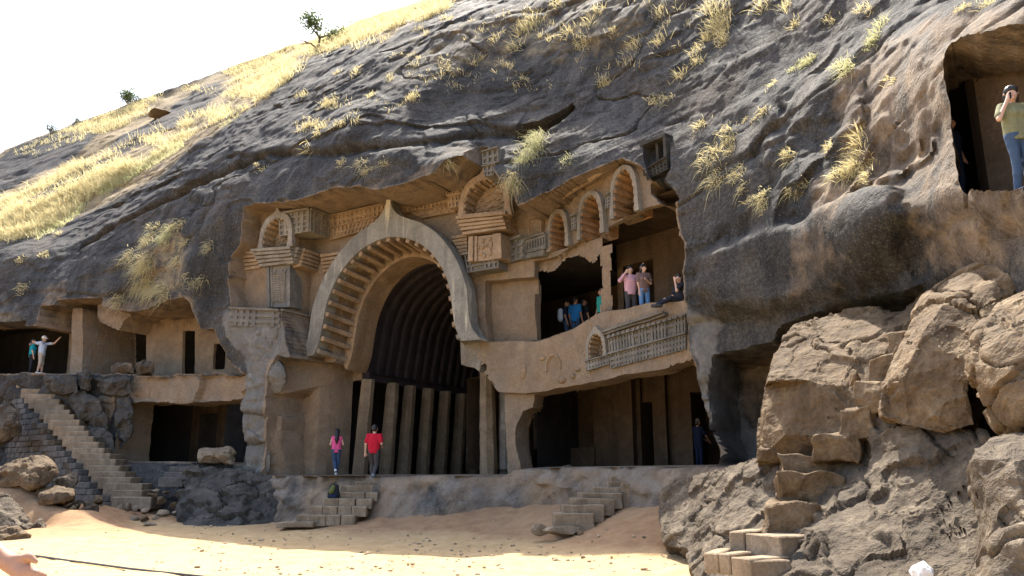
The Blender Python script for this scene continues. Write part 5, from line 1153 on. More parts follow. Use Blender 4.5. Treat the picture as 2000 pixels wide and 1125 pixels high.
# thin growth on the rock higher up
field([(800,130),(900,60),(1000,20),(1150,0),(1420,0),(1420,60),(1300,130),(1180,140),(1060,180),(880,190)], 330, 0.26, 8, 0.1, 0.010)
field([(560,240),(700,150),(860,60),(1000,10),(1010,60),(860,170),(720,240),(600,270)], 220, 0.24, 8, 0.08, 0.010)
V, F = join_geo(geo); o = link('slope_grass', tri_mesh('slope_grass', V, F), M['straw']); tag(o, 'dry yellow grass covering the slope above the cliff', 'grass', kind='stuff')
V, F = join_geo(gg); o = link('slope_grass', tri_mesh('slope_grass', V, F), M['greengrass']); tag(o, 'pale green grass along the lower border of the slope', 'grass', kind='stuff')
# ---- small tufts on the rock face: too many to count
small = [(590,185,.3,0),(480,215,.25,0),(705,145,.3,0),(720,190,.25,0),(760,150,.25,0),(830,60,.3,0),(1090,12,.5,0),(1130,98,.5,.1),(1110,62,.45,.1),(1025,62,.5,.1),(1015,95,.45,.2),(1060,75,.3,0),(1375,22,.4,.1),(1480,22,.45,.1),(1385,80,.3,.2),(1240,90,.4,.1),(1285,84,.4,.1),(1325,148,.35,.3),(1560,46,.35,.2),(1535,20,.4,.1),(1690,20,.35,.2),(1620,45,.3,.2),
  (1495,168,.3,.5),(1485,222,.35,.6),(1300,190,.35,.8),(1280,205,.35,.8),(1360,100,.3,.2),(1365,120,.3,.3),(1550,310,.35,.4),(1530,300,.3,.4),(1620,288,.35,.3),(1575,368,.4,.5),(1555,380,.35,.6),(1745,160,.25,.4),(1930,5,.3,.2),
  (250,500,.5,.9),(235,588,.5,.9),(365,472,.4,.9),(345,508,.35,.9),(405,482,.35,.8),(395,552,.3,.9),(370,545,.35,.9),(50,560,.4,.7),(40,505,.3,.6),(340,440,.3,.7),(300,440,.35,.8),(360,440,.25,.7),(150,395,.3,.3),(120,455,.3,.4),(90,500,.3,.5),(600,300,.35,.2),(510,330,.25,.3),(665,320,.25,.5),(720,330,.3,.7),(705,320,.3,.7),(880,320,.25,.6),(745,320,.25,.6),
  (1400,300,.45,.8),(1380,310,.4,.9),(1400,345,.4,.9),(1455,335,.4,.8),(1365,245,.3,.6),(1880,20,.3,.3),(1500,380,.35,.7),(1470,240,.25,.6),(960,80,.3,.1),(930,120,.3,.1),(870,40,.3,.1),(1000,130,.3,.1),(1200,60,.3,.1),(1150,40,.35,.1),(1170,20,.3,.1),(620,260,.25,.2),(660,140,.25,.1)]
geo = []
for x, y, sz, hg in small:
    for _ in range(2):
        P, N = hitc(x+RG.normal()*6, y+RG.normal()*4)
        if P is not None: geo.append(tuft_geo(P, N, sz*(1.25 if P[1] > 20 else 0.8), 36, hg, 0.006+0.00014*P[1]))
V, F = join_geo(geo); o = link('rock_grass', tri_mesh('rock_grass', V, F), M['straw']); tag(o, 'small dry grass tufts rooted in cracks of the rock face', 'grass', kind='stuff')
# ---- the tufts that stand out
big = [('straw', 'broad yellow tuft on the slab left of the brow', [(590,252,.45,.05),(612,246,.4,.05),(632,246,.4,.1)], 60),
 ('straw', 'round yellow tuft above the broad one left of the brow', [(640,208,.55,.0),(650,206,.45,.0)], 70),
 ('straw', 'small yellow tuft between the round tuft and the dark brow line', [(690,234,.4,.2),(655,246,.35,.1)], 45),
 ('straw', 'lone straw tuft just above the long groove over the brow', [(805,196,.45,.1),(812,192,.35,.1)], 50),
 ('greengrass', 'green tuft at the border of grass and rock on the left slope', [(445,240,.5,.0),(470,214,.4,0)], 60),
 ('greengrass', 'large yellow green tuft hanging from the brow right of the arch', [(1035,268,.75,.7),(1055,275,.7,.7),(1040,300,.7,.9),(1020,315,.6,.9)], 110),
 ('straw', 'straw tuft hanging lowest beside the right turret', [(1000,352,.6,.95),(1000,360,.55,1.0)], 80),
 ('greengrass', 'small bright green tuft hanging over the blind arches', [(1110,312,.42,.9)], 60),
 ('straw', 'tall straw tuft on the skyline rock above the brow', [(1042,42,.75,.0),(1030,55,.6,.0)], 80),
 ('straw', 'largest straw tuft high on the right mass of rock', [(1405,30,.7,.1),(1418,52,.65,.2),(1395,65,.55,.3),(1410,80,.45,.4)], 100),
 ('straw', 'tuft at the crest of the rock ridge right of the brow hollow', [(1180,160,.45,.2),(1178,168,.4,.3)], 55),
 ('straw', 'tall straw tuft left of the largest one on the upper rock', [(1290,36,.5,.0)], 60),
 ('greengrass', 'grey green tuft trailing on the upper right rock', [(1568,122,.42,.5),(1590,120,.4,.5),(1550,135,.35,.6)], 60),
 ('greengrass', 'green tuft beside the trailing one on the upper right rock', [(1640,128,.42,.4),(1660,124,.38,.4),(1645,145,.35,.6)], 60),
 ('greengrass', 'upright green tuft left of the high cave', [(1722,48,.42,.1),(1710,75,.38,.3),(1700,98,.35,.5)], 60),
 ('straw', 'big straw tuft above the rounded nose of rock', [(1680,270,.6,.0),(1672,310,.5,.3),(1650,335,.45,.4),(1700,320,.45,.4),(1630,345,.4,.5),(1690,350,.4,.5)], 90),
 ('straw', 'ragged straw tuft hanging in the reddish scar of the right mass', [(1420,255,.45,.8),(1430,290,.45,.9)], 70),
 ('straw', 'lower straw tuft trailing down the reddish scar', [(1435,345,.4,.9),(1475,385,.4,.8),(1490,405,.35,.8)], 60),
 ('greengrass', 'upper tuft hanging on the dark face over the left caves', [(330,455,.6,.95),(320,468,.55,1.)], 90),
 ('straw', 'left tuft hanging on the dark face over the left caves', [(295,462,.6,1.),(285,475,.5,1.)], 80),
 ('straw', 'middle tuft hanging on the dark face over the left caves', [(285,505,.65,1.),(270,522,.6,1.),(290,520,.55,1.)], 100),
 ('straw', 'lowest and widest tuft hanging over the left caves', [(285,555,.6,1.),(300,565,.65,1.),(318,570,.6,1.),(268,562,.5,1.)], 110),
 ('straw', 'small tuft hanging at the lip left of the widest one', [(232,582,.5,.9)], 60)]
for mat, lab, spots, nb in big:
    geo = []
    spots = spots+[((a[0]+b[0])/2, (a[1]+b[1])/2, (a[2]+b[2])*0.45, (a[3]+b[3])/2) for a, b in zip(spots[:-1], spots[1:])]
    for x, y, sz, hg in spots:
        for _ in range(2):
            P, N = hitc(x+RG.normal()*4, y+RG.normal()*3)
            if P is not None: geo.append(tuft_geo(P, N, sz*(0.95 if P[1] > 20 else 0.8), int(nb*0.5), hg, 0.005+0.00012*P[1]))
    if geo:
        V, F = join_geo(geo); c = V.mean(0); me = tri_mesh('grass_tuft', V-c, F); o = link('grass_tuft', me, M[mat], None, c); tag(o, lab, 'grass', 'tufts of grass on the rock')
# ---- tree and bushes on the skyline
def limb(mb, p, d, L, r, depth, tips):
    q = p+d*L; m = (p+q)/2+RG.normal(size=3)*L*0.06; mb.tube([p, m, q], [r, r*0.82, r*0.62], 6)
    if depth == 0: tips.append(q); return
    for _ in range(3 if depth > 1 else 4):
        nd = d+RG.normal(size=3)*0.55; nd[2] += 0.12; nd /= np.linalg.norm(nd); limb(mb, q-d*L*RG.uniform(0, 0.25), nd, L*RG.uniform(0.55, 0.8), r*0.6, depth-1, tips)
    tips.append(q)
def leaves(tips, spread, n, size):
    c = np.repeat(np.array(tips), n, 0)+RG.normal(size=(len(tips)*n, 3))*spread; a = RG.normal(size=c.shape); a /= np.linalg.norm(a, axis=1, keepdims=True); b = np.cross(a, RG.normal(size=c.shape)); b /= np.linalg.norm(b, axis=1, keepdims=True)
    s = (size*RG.uniform(0.6, 1.3, len(c)))[:, None]; V = np.stack([c-a*s, c+b*s*0.45, c+a*s, c-b*s*0.45], 1).reshape(-1, 3); k = np.arange(len(c))[:, None]*4
    return V, np.vstack([k+np.array([[0, 1, 2]]), k+np.array([[0, 2, 3]])])
def tree(px, py, h, label, nl=26, spread=0.2, lean=(0.0, 0, 1), depth=3, name='tree', leafsize=0.07):
    P, N = hitc(px, py)
    while P is None: py += 4; P, N = hitc(px, py)
    root = empty(name, P, label, 'tree' if name == 'tree' else 'bush'); tips = []; mb = MB(); d = np.array(lean, float); d /= np.linalg.norm(d)
    if name == 'tree':
        limb(mb, P-ZZ*0.1, d, h*0.34, h*0.032, depth, tips)
        limb(mb, P+ZZ*0.1, np.array([-0.85, 0, 0.5]), h*0.3, h*0.018, 1, [])
    else:
        for _ in range(6):
            nd = d+RG.normal(size=3)*0.6; nd /= np.linalg.norm(nd); limb(mb, P-ZZ*0.05, nd, h*0.4, h*0.03, 1, tips)
    link('trunk', mb.mesh('trunk', True), M['bark'], root)
    V, F = leaves([t for t in tips if t[2] > P[2]+h*0.3], spread, nl, leafsize); link('crown', tri_mesh('crown', V, F), M['leaf'], root); return root
tree(619, 97, 3.3, 'small sparse tree standing on the grassy skyline', 34, 0.34, (0.15, 0, 1), 3, 'tree', 0.10)
tree(250, 196, 1.7, 'round dark green bush on the left skyline', 60, 0.28, (0, 0, 1), 2, 'bush', 0.09)
tree(100, 250, 1.5, 'thin dark bush farther left on the skyline', 22, 0.3, (-.2, 0, 1), 2, 'bush', 0.07)
tree(270, 190, 0.9, 'low scrubby bush right of the round green one', 22, 0.25, (0, 0, 1), 2, 'bush', 0.06)
tree(148, 228, 0.7, 'tiny bush between the two bushes on the left skyline', 20, 0.2, (.2, 0, 1), 2, 'bush', 0.06)
# pale flat slab lying in the grass
P, N = hitc(315, 228)
if P is not None:
    me = stone_mesh(91, M['cut_stone']); o = bpy.data.objects.new('flat_rock', me); COL.objects.link(o); o.location = P+ZZ*0.02; o.scale = (1.3, 1.5, 0.16); o.rotation_euler = (0, 0.05, 0.1); tag(o, 'flat pale slab lying in the grass of the left slope', 'rock')
# ================================================================== people: implicit bodies turned into continuous meshes
def surface_nets(D, lo, h):
    s = D < 0; nx, ny, nz = D.shape; cell = np.zeros((nx-1, ny-1, nz-1), np.int8); 
    for dx in (0, 1):
        for dy in (0, 1):
            for dz in (0, 1): cell += s[dx:nx-1+dx, dy:ny-1+dy, dz:nz-1+dz]
    act = (cell > 0) & (cell < 8); idx = -np.ones(act.shape, np.int64); I = np.argwhere(act); idx[act] = np.arange(len(I))
    acc = np.zeros((len(I), 3)); cnt = np.zeros(len(I))
    for ax in range(3):
        for a in (0, 1):
            for b in (0, 1):
                o = [0, 0, 0]; o[(ax+1) % 3] = a; o[(ax+2) % 3] = b; p = I+o; q = p.copy(); q[:, ax] += 1
                va = D[tuple(p.T)]; vb = D[tuple(q.T)]; m = (va < 0) != (vb < 0); t = va/(va-vb+1e-12)
                pt = np.array(o, float)[None].repeat(len(I), 0); pt[:, ax] = t; acc[m] += pt[m]; cnt[m] += 1
    V = lo+(I+acc/np.maximum(cnt, 1)[:, None])*h; F = []
    for ax in range(3):
        b_, c_ = (ax+1) % 3, (ax+2) % 3; sl0 = [slice(1, -1)]*3; sl0[ax] = slice(0, -1); sl1 = list(sl0); sl1[ax] = slice(1, None)
        A = s[tuple(sl0)]; B = s[tuple(sl1)]; E = np.argwhere(A != B); off = np.array([1, 1, 1]); off[ax] = 0; E = E+off
        if not len(E): continue
        def cid(db, dc):
            e = E.copy(); e[:, b_] -= db; e[:, c_] -= dc; return idx[tuple(e.T)]
        q = np.stack([cid(0, 0), cid(1, 0), cid(1, 1), cid(0, 1)], -1); fl = s[tuple(E.T)]; q[~fl] = q[~fl][:, ::-1]; F.append(q[(q >= 0).all(1)])
    return V, np.vstack(F)
def caps_mesh(caps, h, k=0.02, cut=None):
    """caps: list of (a, b, ra, rb); smooth union; cut: list of (point, normal) half spaces kept below"""
    A = np.array([c[0] for c in caps]); B = np.array([c[1] for c in caps]); R = max(max(c[2], c[3]) for c in caps)+3*h+k
    lo = np.minimum(A.min(0), B.min(0))-R; hi = np.maximum(A.max(0), B.max(0))+R; n = np.ceil((hi-lo)/h).astype(int)+1; D = np.full(n, 0.5)
    for a, b, ra, rb in caps:
        a = np.asarray(a, float); b = np.asarray(b, float); m = max(ra, rb)+4*h+k
        i0 = np.maximum(0, np.floor((np.minimum(a, b)-m-lo)/h).astype(int)); i1 = np.minimum(n, np.ceil((np.maximum(a, b)+m-lo)/h).astype(int)+1)
        g = np.stack(np.meshgrid(*[lo[j]+np.arange(i0[j], i1[j])*h for j in range(3)], indexing='ij'), -1); e = b-a; t = np.clip(((g-a)@e)/(e@e+1e-9), 0, 1)
        d = np.linalg.norm(g-a-t[..., None]*e, axis=-1)-(ra+(rb-ra)*t); sl = tuple(slice(i0[j], i1[j]) for j in range(3)); o = D[sl]
        hh = np.clip(0.5+0.5*(o-d)/k, 0, 1); D[sl] = o*(1-hh)+d*hh-k*hh*(1-hh)
    if cut:
        g = np.stack(np.meshgrid(*[lo[j]+np.arange(n[j])*h for j in range(3)], indexing='ij'), -1)
        for p, nn in cut: D = np.maximum(D, (g-np.asarray(p))@np.asarray(nn, float))
    return surface_nets(D, lo, h)
def cloth(name, col, rough=0.85): return plain(name, col, rough, 0.18, 25, 0.15, 0.2)
M['skin'] = plain('skin', (0.36, 0.2, 0.13), 0.55, 0.08, 30, 0.3); M['skin_fair'] = plain('fair_skin', (0.5, 0.31, 0.22), 0.55, 0.08, 30, 0.3)
M['hair'] = plain('black_hair', (0.012, 0.010, 0.009), 0.45, 0.3, 60, 0.4); M['denim'] = cloth('denim', (0.045, 0.075, 0.13)); M['denim_light'] = cloth('light_denim', (0.10, 0.20, 0.36)); M['dark_cloth'] = cloth('dark_cloth', (0.018, 0.02, 0.026))
M['charcoal'] = cloth('charcoal_cloth', (0.055, 0.052, 0.052)); M['white_cloth'] = cloth('white_cloth', (0.72, 0.72, 0.7)); M['shoe'] = cloth('grey_shoe', (0.16, 0.19, 0.22))
def person(label, foot, H, face, pose, top, bottom, skin='skin', hair='short', sleeves='short', legs='long', shoe='dark_cloth', female=False, h=0.016, extra=None):
    """foot: world point of the ground between the feet; face: heading in degrees (0 = away from the viewer, +Y); pose: joint overrides in metres for a 1.7 m body
    local axes: x to the person's right, y forwards, z up"""
    S = H/1.70; J = dict(hip=(0, 0, .93), chest=(0, .01, 1.27), neck=(0, 0, 1.44), head=(0, .02, 1.60), shR=(.185, 0, 1.40), shL=(-.185, 0, 1.40), elR=(.24, -.02, 1.12), elL=(-.24, -.02, 1.12), haR=(.25, .06, .86), haL=(-.25, .06, .86),
             hiR=(.09, 0, .90), hiL=(-.09, 0, .90), knR=(.10, .03, .50), knL=(-.10, .03, .50), anR=(.10, 0, .08), anL=(-.10, 0, .08))
    J.update(pose or {}); J = {k: np.array(v, float) for k, v in J.items()}
    if female:
        for k in ('shR', 'shL'):
            if k not in (pose or {}): J[k] = J[k]*[0.88, 1, 1]
    bw = 0.9 if female else 1.0; c = caps = []
    hd = J['head']; up = hd-J['neck']; up = up/np.linalg.norm(up)
    torso = [(J['hip']+[-.05, 0, .0], J['chest']+[-.06, 0, 0], .115*bw*(1.08 if female else 1), .125*bw), (J['hip']+[.05, 0, 0], J['chest']+[.06, 0, 0], .115*bw*(1.08 if female else 1), .125*bw), (J['chest'], (J['shR']+J['shL'])/2-[0, 0, .05], .13*bw, .1*bw), (J['shL']+[.03, 0, -.02], J['shR']+[-.03, 0, -.02], .068, .068)]
    if female: torso += [(J['chest']+[.06, .07, .0], J['chest']+[.06, .08, -.01], .062, .06), (J['chest']+[-.06, .07, .0], J['chest']+[-.06, .08, -.01], .062, .06)]
    arm = lambda s: [(J['sh'+s], J['el'+s], .052*bw, .042*bw), (J['el'+s], J['ha'+s], .041*bw, .028*bw)]
    leg = lambda s: [(J['hi'+s], J['kn'+s], .088*bw, .06*bw), (J['kn'+s], J['an'+s]+(J['kn'+s]-J['an'+s])*.55, .058*bw, .057*bw), (J['an'+s]+(J['kn'+s]-J['an'+s])*.55, J['an'+s], .055*bw, .038*bw)]
    foot_c = lambda s: [(J['an'+s]+[0, -.03, -.035], J['an'+s]+[0, .15, -.05], .043, .036)]
    hand = []
    for s in 'RL':
        a = J['ha'+s]; d = a-J['el'+s]; d = d/np.linalg.norm(d); sd = np.cross(d, [0, 1, 0.3]); sd = sd/np.linalg.norm(sd); hand.append((a, a+d*.07, .028, .033)); pn = np.cross(sd, d)
        for k in range(4):
            o = a+d*.075+sd*(.027-.018*k); L = (.062, .075, .07, .055)[k]; hand += [(o, o+d*L*.55, .0105, .0095), (o+d*L*.55, o+d*L*.9+pn*L*.35, .0095, .008)]
        o = a+d*.02+sd*.032; hand += [(o, o+d*.04+sd*.03, .012, .011), (o+d*.04+sd*.03, o+d*.07+sd*.03, .011, .009)]
    fw = np.array([0, 1.0, 0]); hdx = (pose or {}).get('look', None)
    if hdx is not None: fw = np.array(hdx, float); fw = fw-up*(fw@up); fw /= np.linalg.norm(fw)
    sdx = np.cross(fw, up)
    headc = [(J['neck']-up*.04, hd-up*.05, .056*bw, .055*bw), (hd-up*.015-fw*.015, hd+up*.035-fw*.02, .083, .086), (hd-up*.05+fw*.03, hd-up*.02+fw*.035, .055, .066), (hd-up*.085+fw*.052, hd-up*.08+fw*.05, .03, .034), (hd+fw*.088-up*.008, hd+fw*.112-up*.04, .011, .016),
             (hd+sdx*.082-up*.02-fw*.01, hd+sdx*.088+up*.012-fw*.015, .014, .018), (hd-sdx*.082-up*.02-fw*.01, hd-sdx*.088+up*.012-fw*.015, .014, .018), (hd+fw*.087-up*.066-sdx*.02, hd+fw*.087-up*.066+sdx*.02, .012, .012)]
    ang = -R_(face); Mz = np.array([[math.cos(ang), -math.sin(ang), 0], [math.sin(ang), math.cos(ang), 0], [0, 0, 1]]); foot = np.asarray(foot, float)
    root = empty('person', foot, label, 'person')
    def put(name, cps, mat, infl=0.0, k=0.02, cut=None, hh=None):
        V, F = caps_mesh([(a, b, ra+infl, rb+infl) for a, b, ra, rb in cps], hh or h, k, cut); V = V+(np.stack([fbm(V*[9, 9, 6]+q*11, 2, q+3) for q in range(3)], -1)*0.014 if name in ('top', 'trousers') else 0.0); V = (V*S)@Mz.T+foot
        me = mesh_np(name, V, F.astype(np.int32), True); return link(name, me, M[mat] if isinstance(mat, str) else mat, root)
    put('body', torso+arm('R')+arm('L')+leg('R')+leg('L')+foot_c('R')+foot_c('L')+hand+headc, skin, 0.0, 0.018)
    # clothes
    sl = []
    for s in 'RL':
        a = arm(s)
        if sleeves == 'long': sl += a
        elif sleeves == 'short': sl.append((J['sh'+s], J['sh'+s]+(J['el'+s]-J['sh'+s])*.72, .058, .056))
    hem = J['hip']+(J['hip']-J['chest'])*0.05
    put('top', torso+sl+[(J['hip']+[0, 0, -.06], J['hip'], .13*bw, .12*bw)], top, 0.016, 0.03, [(J['hip']+[0, 0, -.09], (0, 0, -1)), (J['neck']+[0, 0, .015], (0, 0, 1))])
    lg = []
    for s in 'RL':
        a = leg(s); lg += a if legs == 'long' else a[:1]+[(J['kn'+s], J['kn'+s]+(J['an'+s]-J['kn'+s])*.05, .07, .07)]
    put('trousers', lg+[(J['hip']+[-.05, 0, 0], J['hip']+[.05, 0, 0], .118, .118)], bottom, 0.013, 0.02)
    for s in 'RL': put('shoe', foot_c(s), shoe, 0.014, 0.02)
    # hair
    hc_ = [(hd+up*.03-fw*.03, hd+up*.05-fw*.012, .092, .09), (hd-fw*.05-up*.01, hd-fw*.045+up*.03, .075, .08)]
    if hair == 'long': hc_ += [(hd-fw*.07-up*.02, J['neck']-fw*.1-up*.12, .085, .075), (J['neck']-fw*.1-up*.1, J['neck']-fw*.09-up*.26, .075, .04)]
    if hair == 'bob': hc_ += [(hd-fw*.05, J['neck']-fw*.06, .09, .075), (hd+sdx*.075-up*.02-fw*.03, hd+sdx*.07-up*.1-fw*.02, .03, .03), (hd-sdx*.075-up*.02-fw*.03, hd-sdx*.07-up*.1-fw*.02, .03, .03)]
    if hair == 'cap' or hair == 'capdark':
        m = 'white_cloth' if hair == 'cap' else 'carved_grey'
        put('cap', [(hd+up*.045-fw*.015, hd+up*.06-fw*.01, .1, .095), (hd+fw*.08+up*.045-sdx*.03, hd+fw*.15+up*.03-sdx*.02, .022, .014), (hd+fw*.08+up*.045+sdx*.03, hd+fw*.15+up*.03+sdx*.02, .022, .014)], m, 0.0, 0.015)
        hc_ = [(hd-fw*.05-up*.03, hd-fw*.045+up*.02, .07, .075)]
    put('hair', hc_, 'hair', 0.004, 0.02, [(hd+fw*.052+up*.02, fw*.8+up*-.35)] if hair not in ('cap', 'capdark') else None)
    if extra:
        for nm, cps, mat in extra(J): put(nm, cps, mat, 0.0, 0.015)
    return root
M['red'] = cloth('red_shirt', (0.42, 0.012, 0.03)); M['pink'] = cloth('pink_top', (0.62, 0.09, 0.22)); M['teal'] = cloth('teal_top', (0.01, 0.25, 0.30)); M['paleblue'] = cloth('pale_blue_shirt', (0.45, 0.53, 0.66)); M['beige'] = cloth('beige_cloth', (0.42, 0.36, 0.28))
M['palepink'] = cloth('pale_pink_shirt', (0.52, 0.30, 0.34)); M['blue'] = cloth('blue_shirt', (0.02, 0.16, 0.42)); M['khaki'] = cloth('khaki_top', (0.17, 0.17, 0.095)); M['green'] = cloth('sea_green_shirt', (0.03, 0.26, 0.22)); M['navy'] = cloth('navy_cloth', (0.012, 0.02, 0.045)); M['olive'] = cloth('olive_cloth', (0.10, 0.12, 0.04))
t = NT('patterned_top'); wv = t.n('ShaderNodeTexWave', wave_type='BANDS', bands_direction='Z'); t.l(t.coord(), wv.inputs['Vector']); wv.inputs['Scale'].default_value = 9.0; wv.inputs['Distortion'].default_value = 3.0; wv.inputs['Detail Scale'].default_value = 4.0
M['pattern'] = t.done(t.ramp(wv.outputs['Fac'], [(0.3, (0.10, 0.055, 0.05)), (0.5, (0.30, 0.2, 0.16)), (0.75, (0.16, 0.10, 0.085))]), 0.85)
walkL = dict(knR=(.10, .16, .52), anR=(.10, .22, .13), knL=(-.09, .02, .49), anL=(-.09, -.2, .12))
# man in red going up the steps, seen from behind
person('person in a red polo shirt and dark jeans climbing the broad steps', at(728, 939, 26.45), 1.74, 6, dict(knR=(.09, .04, .50), anR=(.07, -.2, .2), knL=(-.09, .16, .53), anL=(-.07, .14, .1), elL=(-.26, -.03, 1.12), haL=(-.28, .02, .86), elR=(.25, -.05, 1.14), haR=(.2, .16, 1.06)), 'red', 'charcoal', 'skin_fair', 'short', 'short', 'long', 'shoe')
P = hitp(655, 924, -0.25); P[2] = 1.64
person('person in a pink sleeveless top and jeans walking beside the pillars', P, 1.62, -8, dict(knR=(.08, .1, .5), anR=(.03, .0, .09), knL=(-.06, .05, .5), anL=(.02, -.26, .22), hip=(0, 0, .93), elR=(.24, .02, 1.14), haR=(.18, .22, 1.16), elL=(-.24, .02, 1.14), haL=(-.2, .2, 1.1)), 'pink', 'denim', 'skin_fair', 'long', 'none', 'long', 'white_cloth', True)
# couple at the head of the long staircase
Yc = 36.6; P = at(57, 731.5, Yc)
person('person in a teal top with a hand on the hip at the stair head', P, 1.62, 60, dict(elL=(-.33, -.04, 1.16), haL=(-.16, .02, .98), elR=(.22, .0, 1.12), haR=(.2, .08, .84), look=(.7, .7, 0)), 'teal', 'dark_cloth', 'skin_fair', 'long', 'short', 'long', 'dark_cloth', True)
P = at(76, 731.5, Yc+0.15)
person('person in a white cap and beige shorts with one arm outstretched', P, 1.76, 80, dict(elL=(-.1, .42, 1.42), haL=(-.05, .6, 1.62), elR=(.1, -.28, 1.36), haR=(.3, -.36, 1.3), look=(0, 1, .1), anL=(-.1, .06, .08), anR=(.1, -.05, .08)), 'paleblue', 'beige', 'skin_fair', 'cap', 'short', 'short', 'white_cloth')
# group on the broken balcony
P = hitp(1233, 600, wing(-0.85)); P[2] = 6.04
person('person in a pale pink shirt shading the face beside a patterned top', P, 1.74, 172, dict(elR=(.34, .06, 1.25), haR=(.2, .16, 1.46), elL=(-.3, .1, 1.42), haL=(-.34, .14, 1.66)), 'palepink', 'charcoal', 'skin_fair', 'short', 'long')
P = hitp(1259, 600, wing(-0.75)); P[2] = 6.04
person('person in a patterned top and blue jeans standing on the balcony', P, 1.66, 168, dict(elR=(.2, .05, 1.1), haR=(.16, .05, .86), elL=(-.2, .06, 1.12), haL=(-.02, .2, 1.18), look=(-.4, 1, 0)), 'pattern', 'denim_light', 'skin_fair', 'bob', 'short', 'long', 'dark_cloth', True)
P = hitp(1329, 596, wing(-0.25)); P[2] -= 0.93-0.12
person('person dressed in black sitting on the balcony ledge at its right end', P, 1.66, 250, dict(hip=(0, 0, .95), chest=(0, -.02, 1.28), knR=(.1, .34, 1.0), knL=(-.1, .36, .98), anR=(.1, .68, .82), anL=(-.1, .72, .78), elL=(-.2, .22, 1.18), haL=(-.1, .2, 1.48), elR=(.22, .1, 1.12), haR=(.12, .36, 1.02), look=(-.5, 1, -.1)), 'dark_cloth', 'dark_cloth', 'skin_fair', 'bob', 'short', 'long', 'charcoal', True)
for px, lab, tp, bt, dp, hr, ex in ((1124, 'person in a blue shirt and jeans inside the dark balcony room', 'blue', 'denim', -2.7, 'short', None), (1106, 'person in dark clothes with a striped backpack inside the balcony room', 'navy', 'denim', -2.8, 'short', 1), (1176, 'person in a sea green shirt behind the broken parapet', 'green', 'dark_cloth', -2.0, 'short', None), (1141, 'person in dark clothes carrying a grey bag behind the blue shirt', 'dark_cloth', 'dark_cloth', -3.1, 'short', 2)):
    P = hitp(px, 620, wing(dp)); P[2] = 6.06; e = None
    if ex == 1: e = lambda J: [('backpack', [(J['chest']+[-.06, -.2, .05], J['chest']+[-.06, -.2, -.22], .1, .12), (J['chest']+[.06, -.2, .05], J['chest']+[.06, -.2, -.22], .1, .12)], 'paleblue')]
    if ex == 2: e = lambda J: [('bag', [(J['hip']+[-.2, .1, .1], J['hip']+[-.22, .1, -.25], .07, .1)], 'beige')]
    person(lab, P, 1.72 if px != 1176 else 1.6, {1124: 40, 1106: 100, 1176: 240, 1141: 60}[px], dict(look=(.3, 1, 0)), tp, bt, 'skin', hr, 'short', 'long', 'dark_cloth', False, 0.02, e)
# stooping visitor in the right cave, woman in the high cave
P = hitp(1366, 900, wing(-4.3)); P[2] = 1.86
person('person in dark blue with a pale cap at the doorway of the lower right cave', P, 1.5, 60, dict(elL=(-.2, .2, 1.16), haL=(-.1, .42, 1.0), elR=(.2, .2, 1.12), haR=(.12, .4, .95)), 'navy', 'navy', 'skin', 'capdark', 'short', 'long', 'dark_cloth', False, 0.02)
P = at(2003, 380, 10.9)
person('person in a khaki top and blue jeans holding a phone in the high cave', P, 1.64, 178, dict(elR=(.3, .1, 1.16), haR=(.15, .13, 1.46), elL=(-.22, .0, 1.12), haL=(-.24, .1, .88), look=(.35, 1, -.25), head=(.015, .04, 1.6), knR=(.08, .03, .5), knL=(-.08, .04, .5)), 'khaki', 'denim', 'skin_fair', 'bob', 'short', 'long', 'navy', True, 0.011,
  lambda J: [('phone', [(J['haR']+[-.03, .03, .02], J['haR']+[-.03, .04, .1], .016, .016)], 'dark_cloth'), ('sunglasses', [(J['head']+[-.06, .06, .09], J['head']+[.06, .06, .09], .016, .016)], 'dark_cloth')])
P = at(1874, 386, 14.4)
person('person in dark clothes half hidden behind the left jamb of the high cave', P, 1.6, 150, None, 'navy', 'navy', 'skin', 'short', 'short', 'long', 'dark_cloth', False, 0.02)
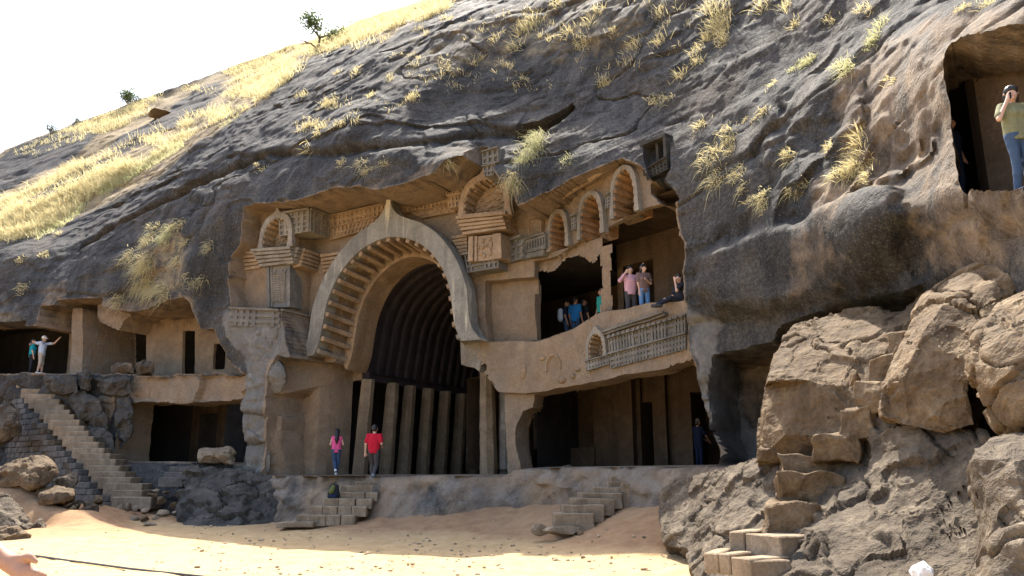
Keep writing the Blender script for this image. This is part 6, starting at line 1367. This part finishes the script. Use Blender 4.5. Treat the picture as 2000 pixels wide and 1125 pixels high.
# bystander just outside the left edge: only the lowered hand is in the picture
hx = at(18, 1098, 3.0); el = at(-70, 1030, 3.02); base = np.array([-2.42, 3.05, -0.1])
loc = lambda Pw: np.array([(Pw-base)[0], (Pw-base)[1], (Pw-base)[2]])*(1.70/1.72)
person('hand and forearm of a person reaching in at the lower left corner', base, 1.72, 0, dict(shR=(.185, 0, 1.42), elR=tuple(loc(el)), haR=tuple(loc(hx))), 'paleblue', 'denim', 'skin', 'short', 'short', 'long', 'shoe', False, 0.008)
# ---- small things
bp = empty('backpack', at(652, 972, 25.75), 'black backpack with an olive panel leaning on the broad steps', 'backpack')
c0 = at(652, 958, 25.8)
for nm, cps, mat in (('body', [(c0+[-.06, 0, -.16], c0+[-.04, 0, .1], .13, .1), (c0+[.07, 0, -.16], c0+[.05, 0, .1], .13, .1)], 'dark_cloth'), ('front_pocket', [(c0+[-.05, -.1, -.02], c0+[.0, -.09, .1], .085, .07)], 'olive'), ('top_handle', [(c0+[-.03, .0, .21], c0+[.03, 0, .24], .014, .014)], 'dark_cloth'), ('base_pocket', [(c0+[-.04, -.1, -.18], c0+[.07, -.1, -.18], .075, .075)], 'navy')):
    V, F = caps_mesh(cps, 0.012, 0.03); link(nm, mesh_np(nm, V, F.astype(np.int32), True), M[mat], bp)
pts = []
for x, y in [(10,1079),(45,1080),(80,1084),(130,1092),(190,1101),(250,1110),(310,1117),(375,1124),(450,1132),(560,1142)]:
    r = ray(x, y); Y = (-0.1-1.6)/r[2]; p = EYE+r*Y; pts.append(np.array([p[0], p[1], gz_at(p[0], p[1])+0.025]))
M['cable'] = plain('black_cable', (0.03, 0.03, 0.032), 0.6)
o = MB().tube(pts, 0.022, 6).build('cable', M['cable'], None, True); tag(o, 'black cable snaking over the sunlit earth at the lower left', 'cable')
bm = bmesh.new(); bmesh.ops.create_icosphere(bm, subdivisions=4, radius=0.13); me = bpy.data.meshes.new('plastic_bag'); bm.to_mesh(me); bm.free(); roughen(me, 0.07, 4, 9.0)
P = at(1801, 1121, 9.9); o = link('plastic_bag', me, M['white_cloth'], None, P); tag(o, 'crumpled white plastic lying on the rock at the bottom edge', 'litter')
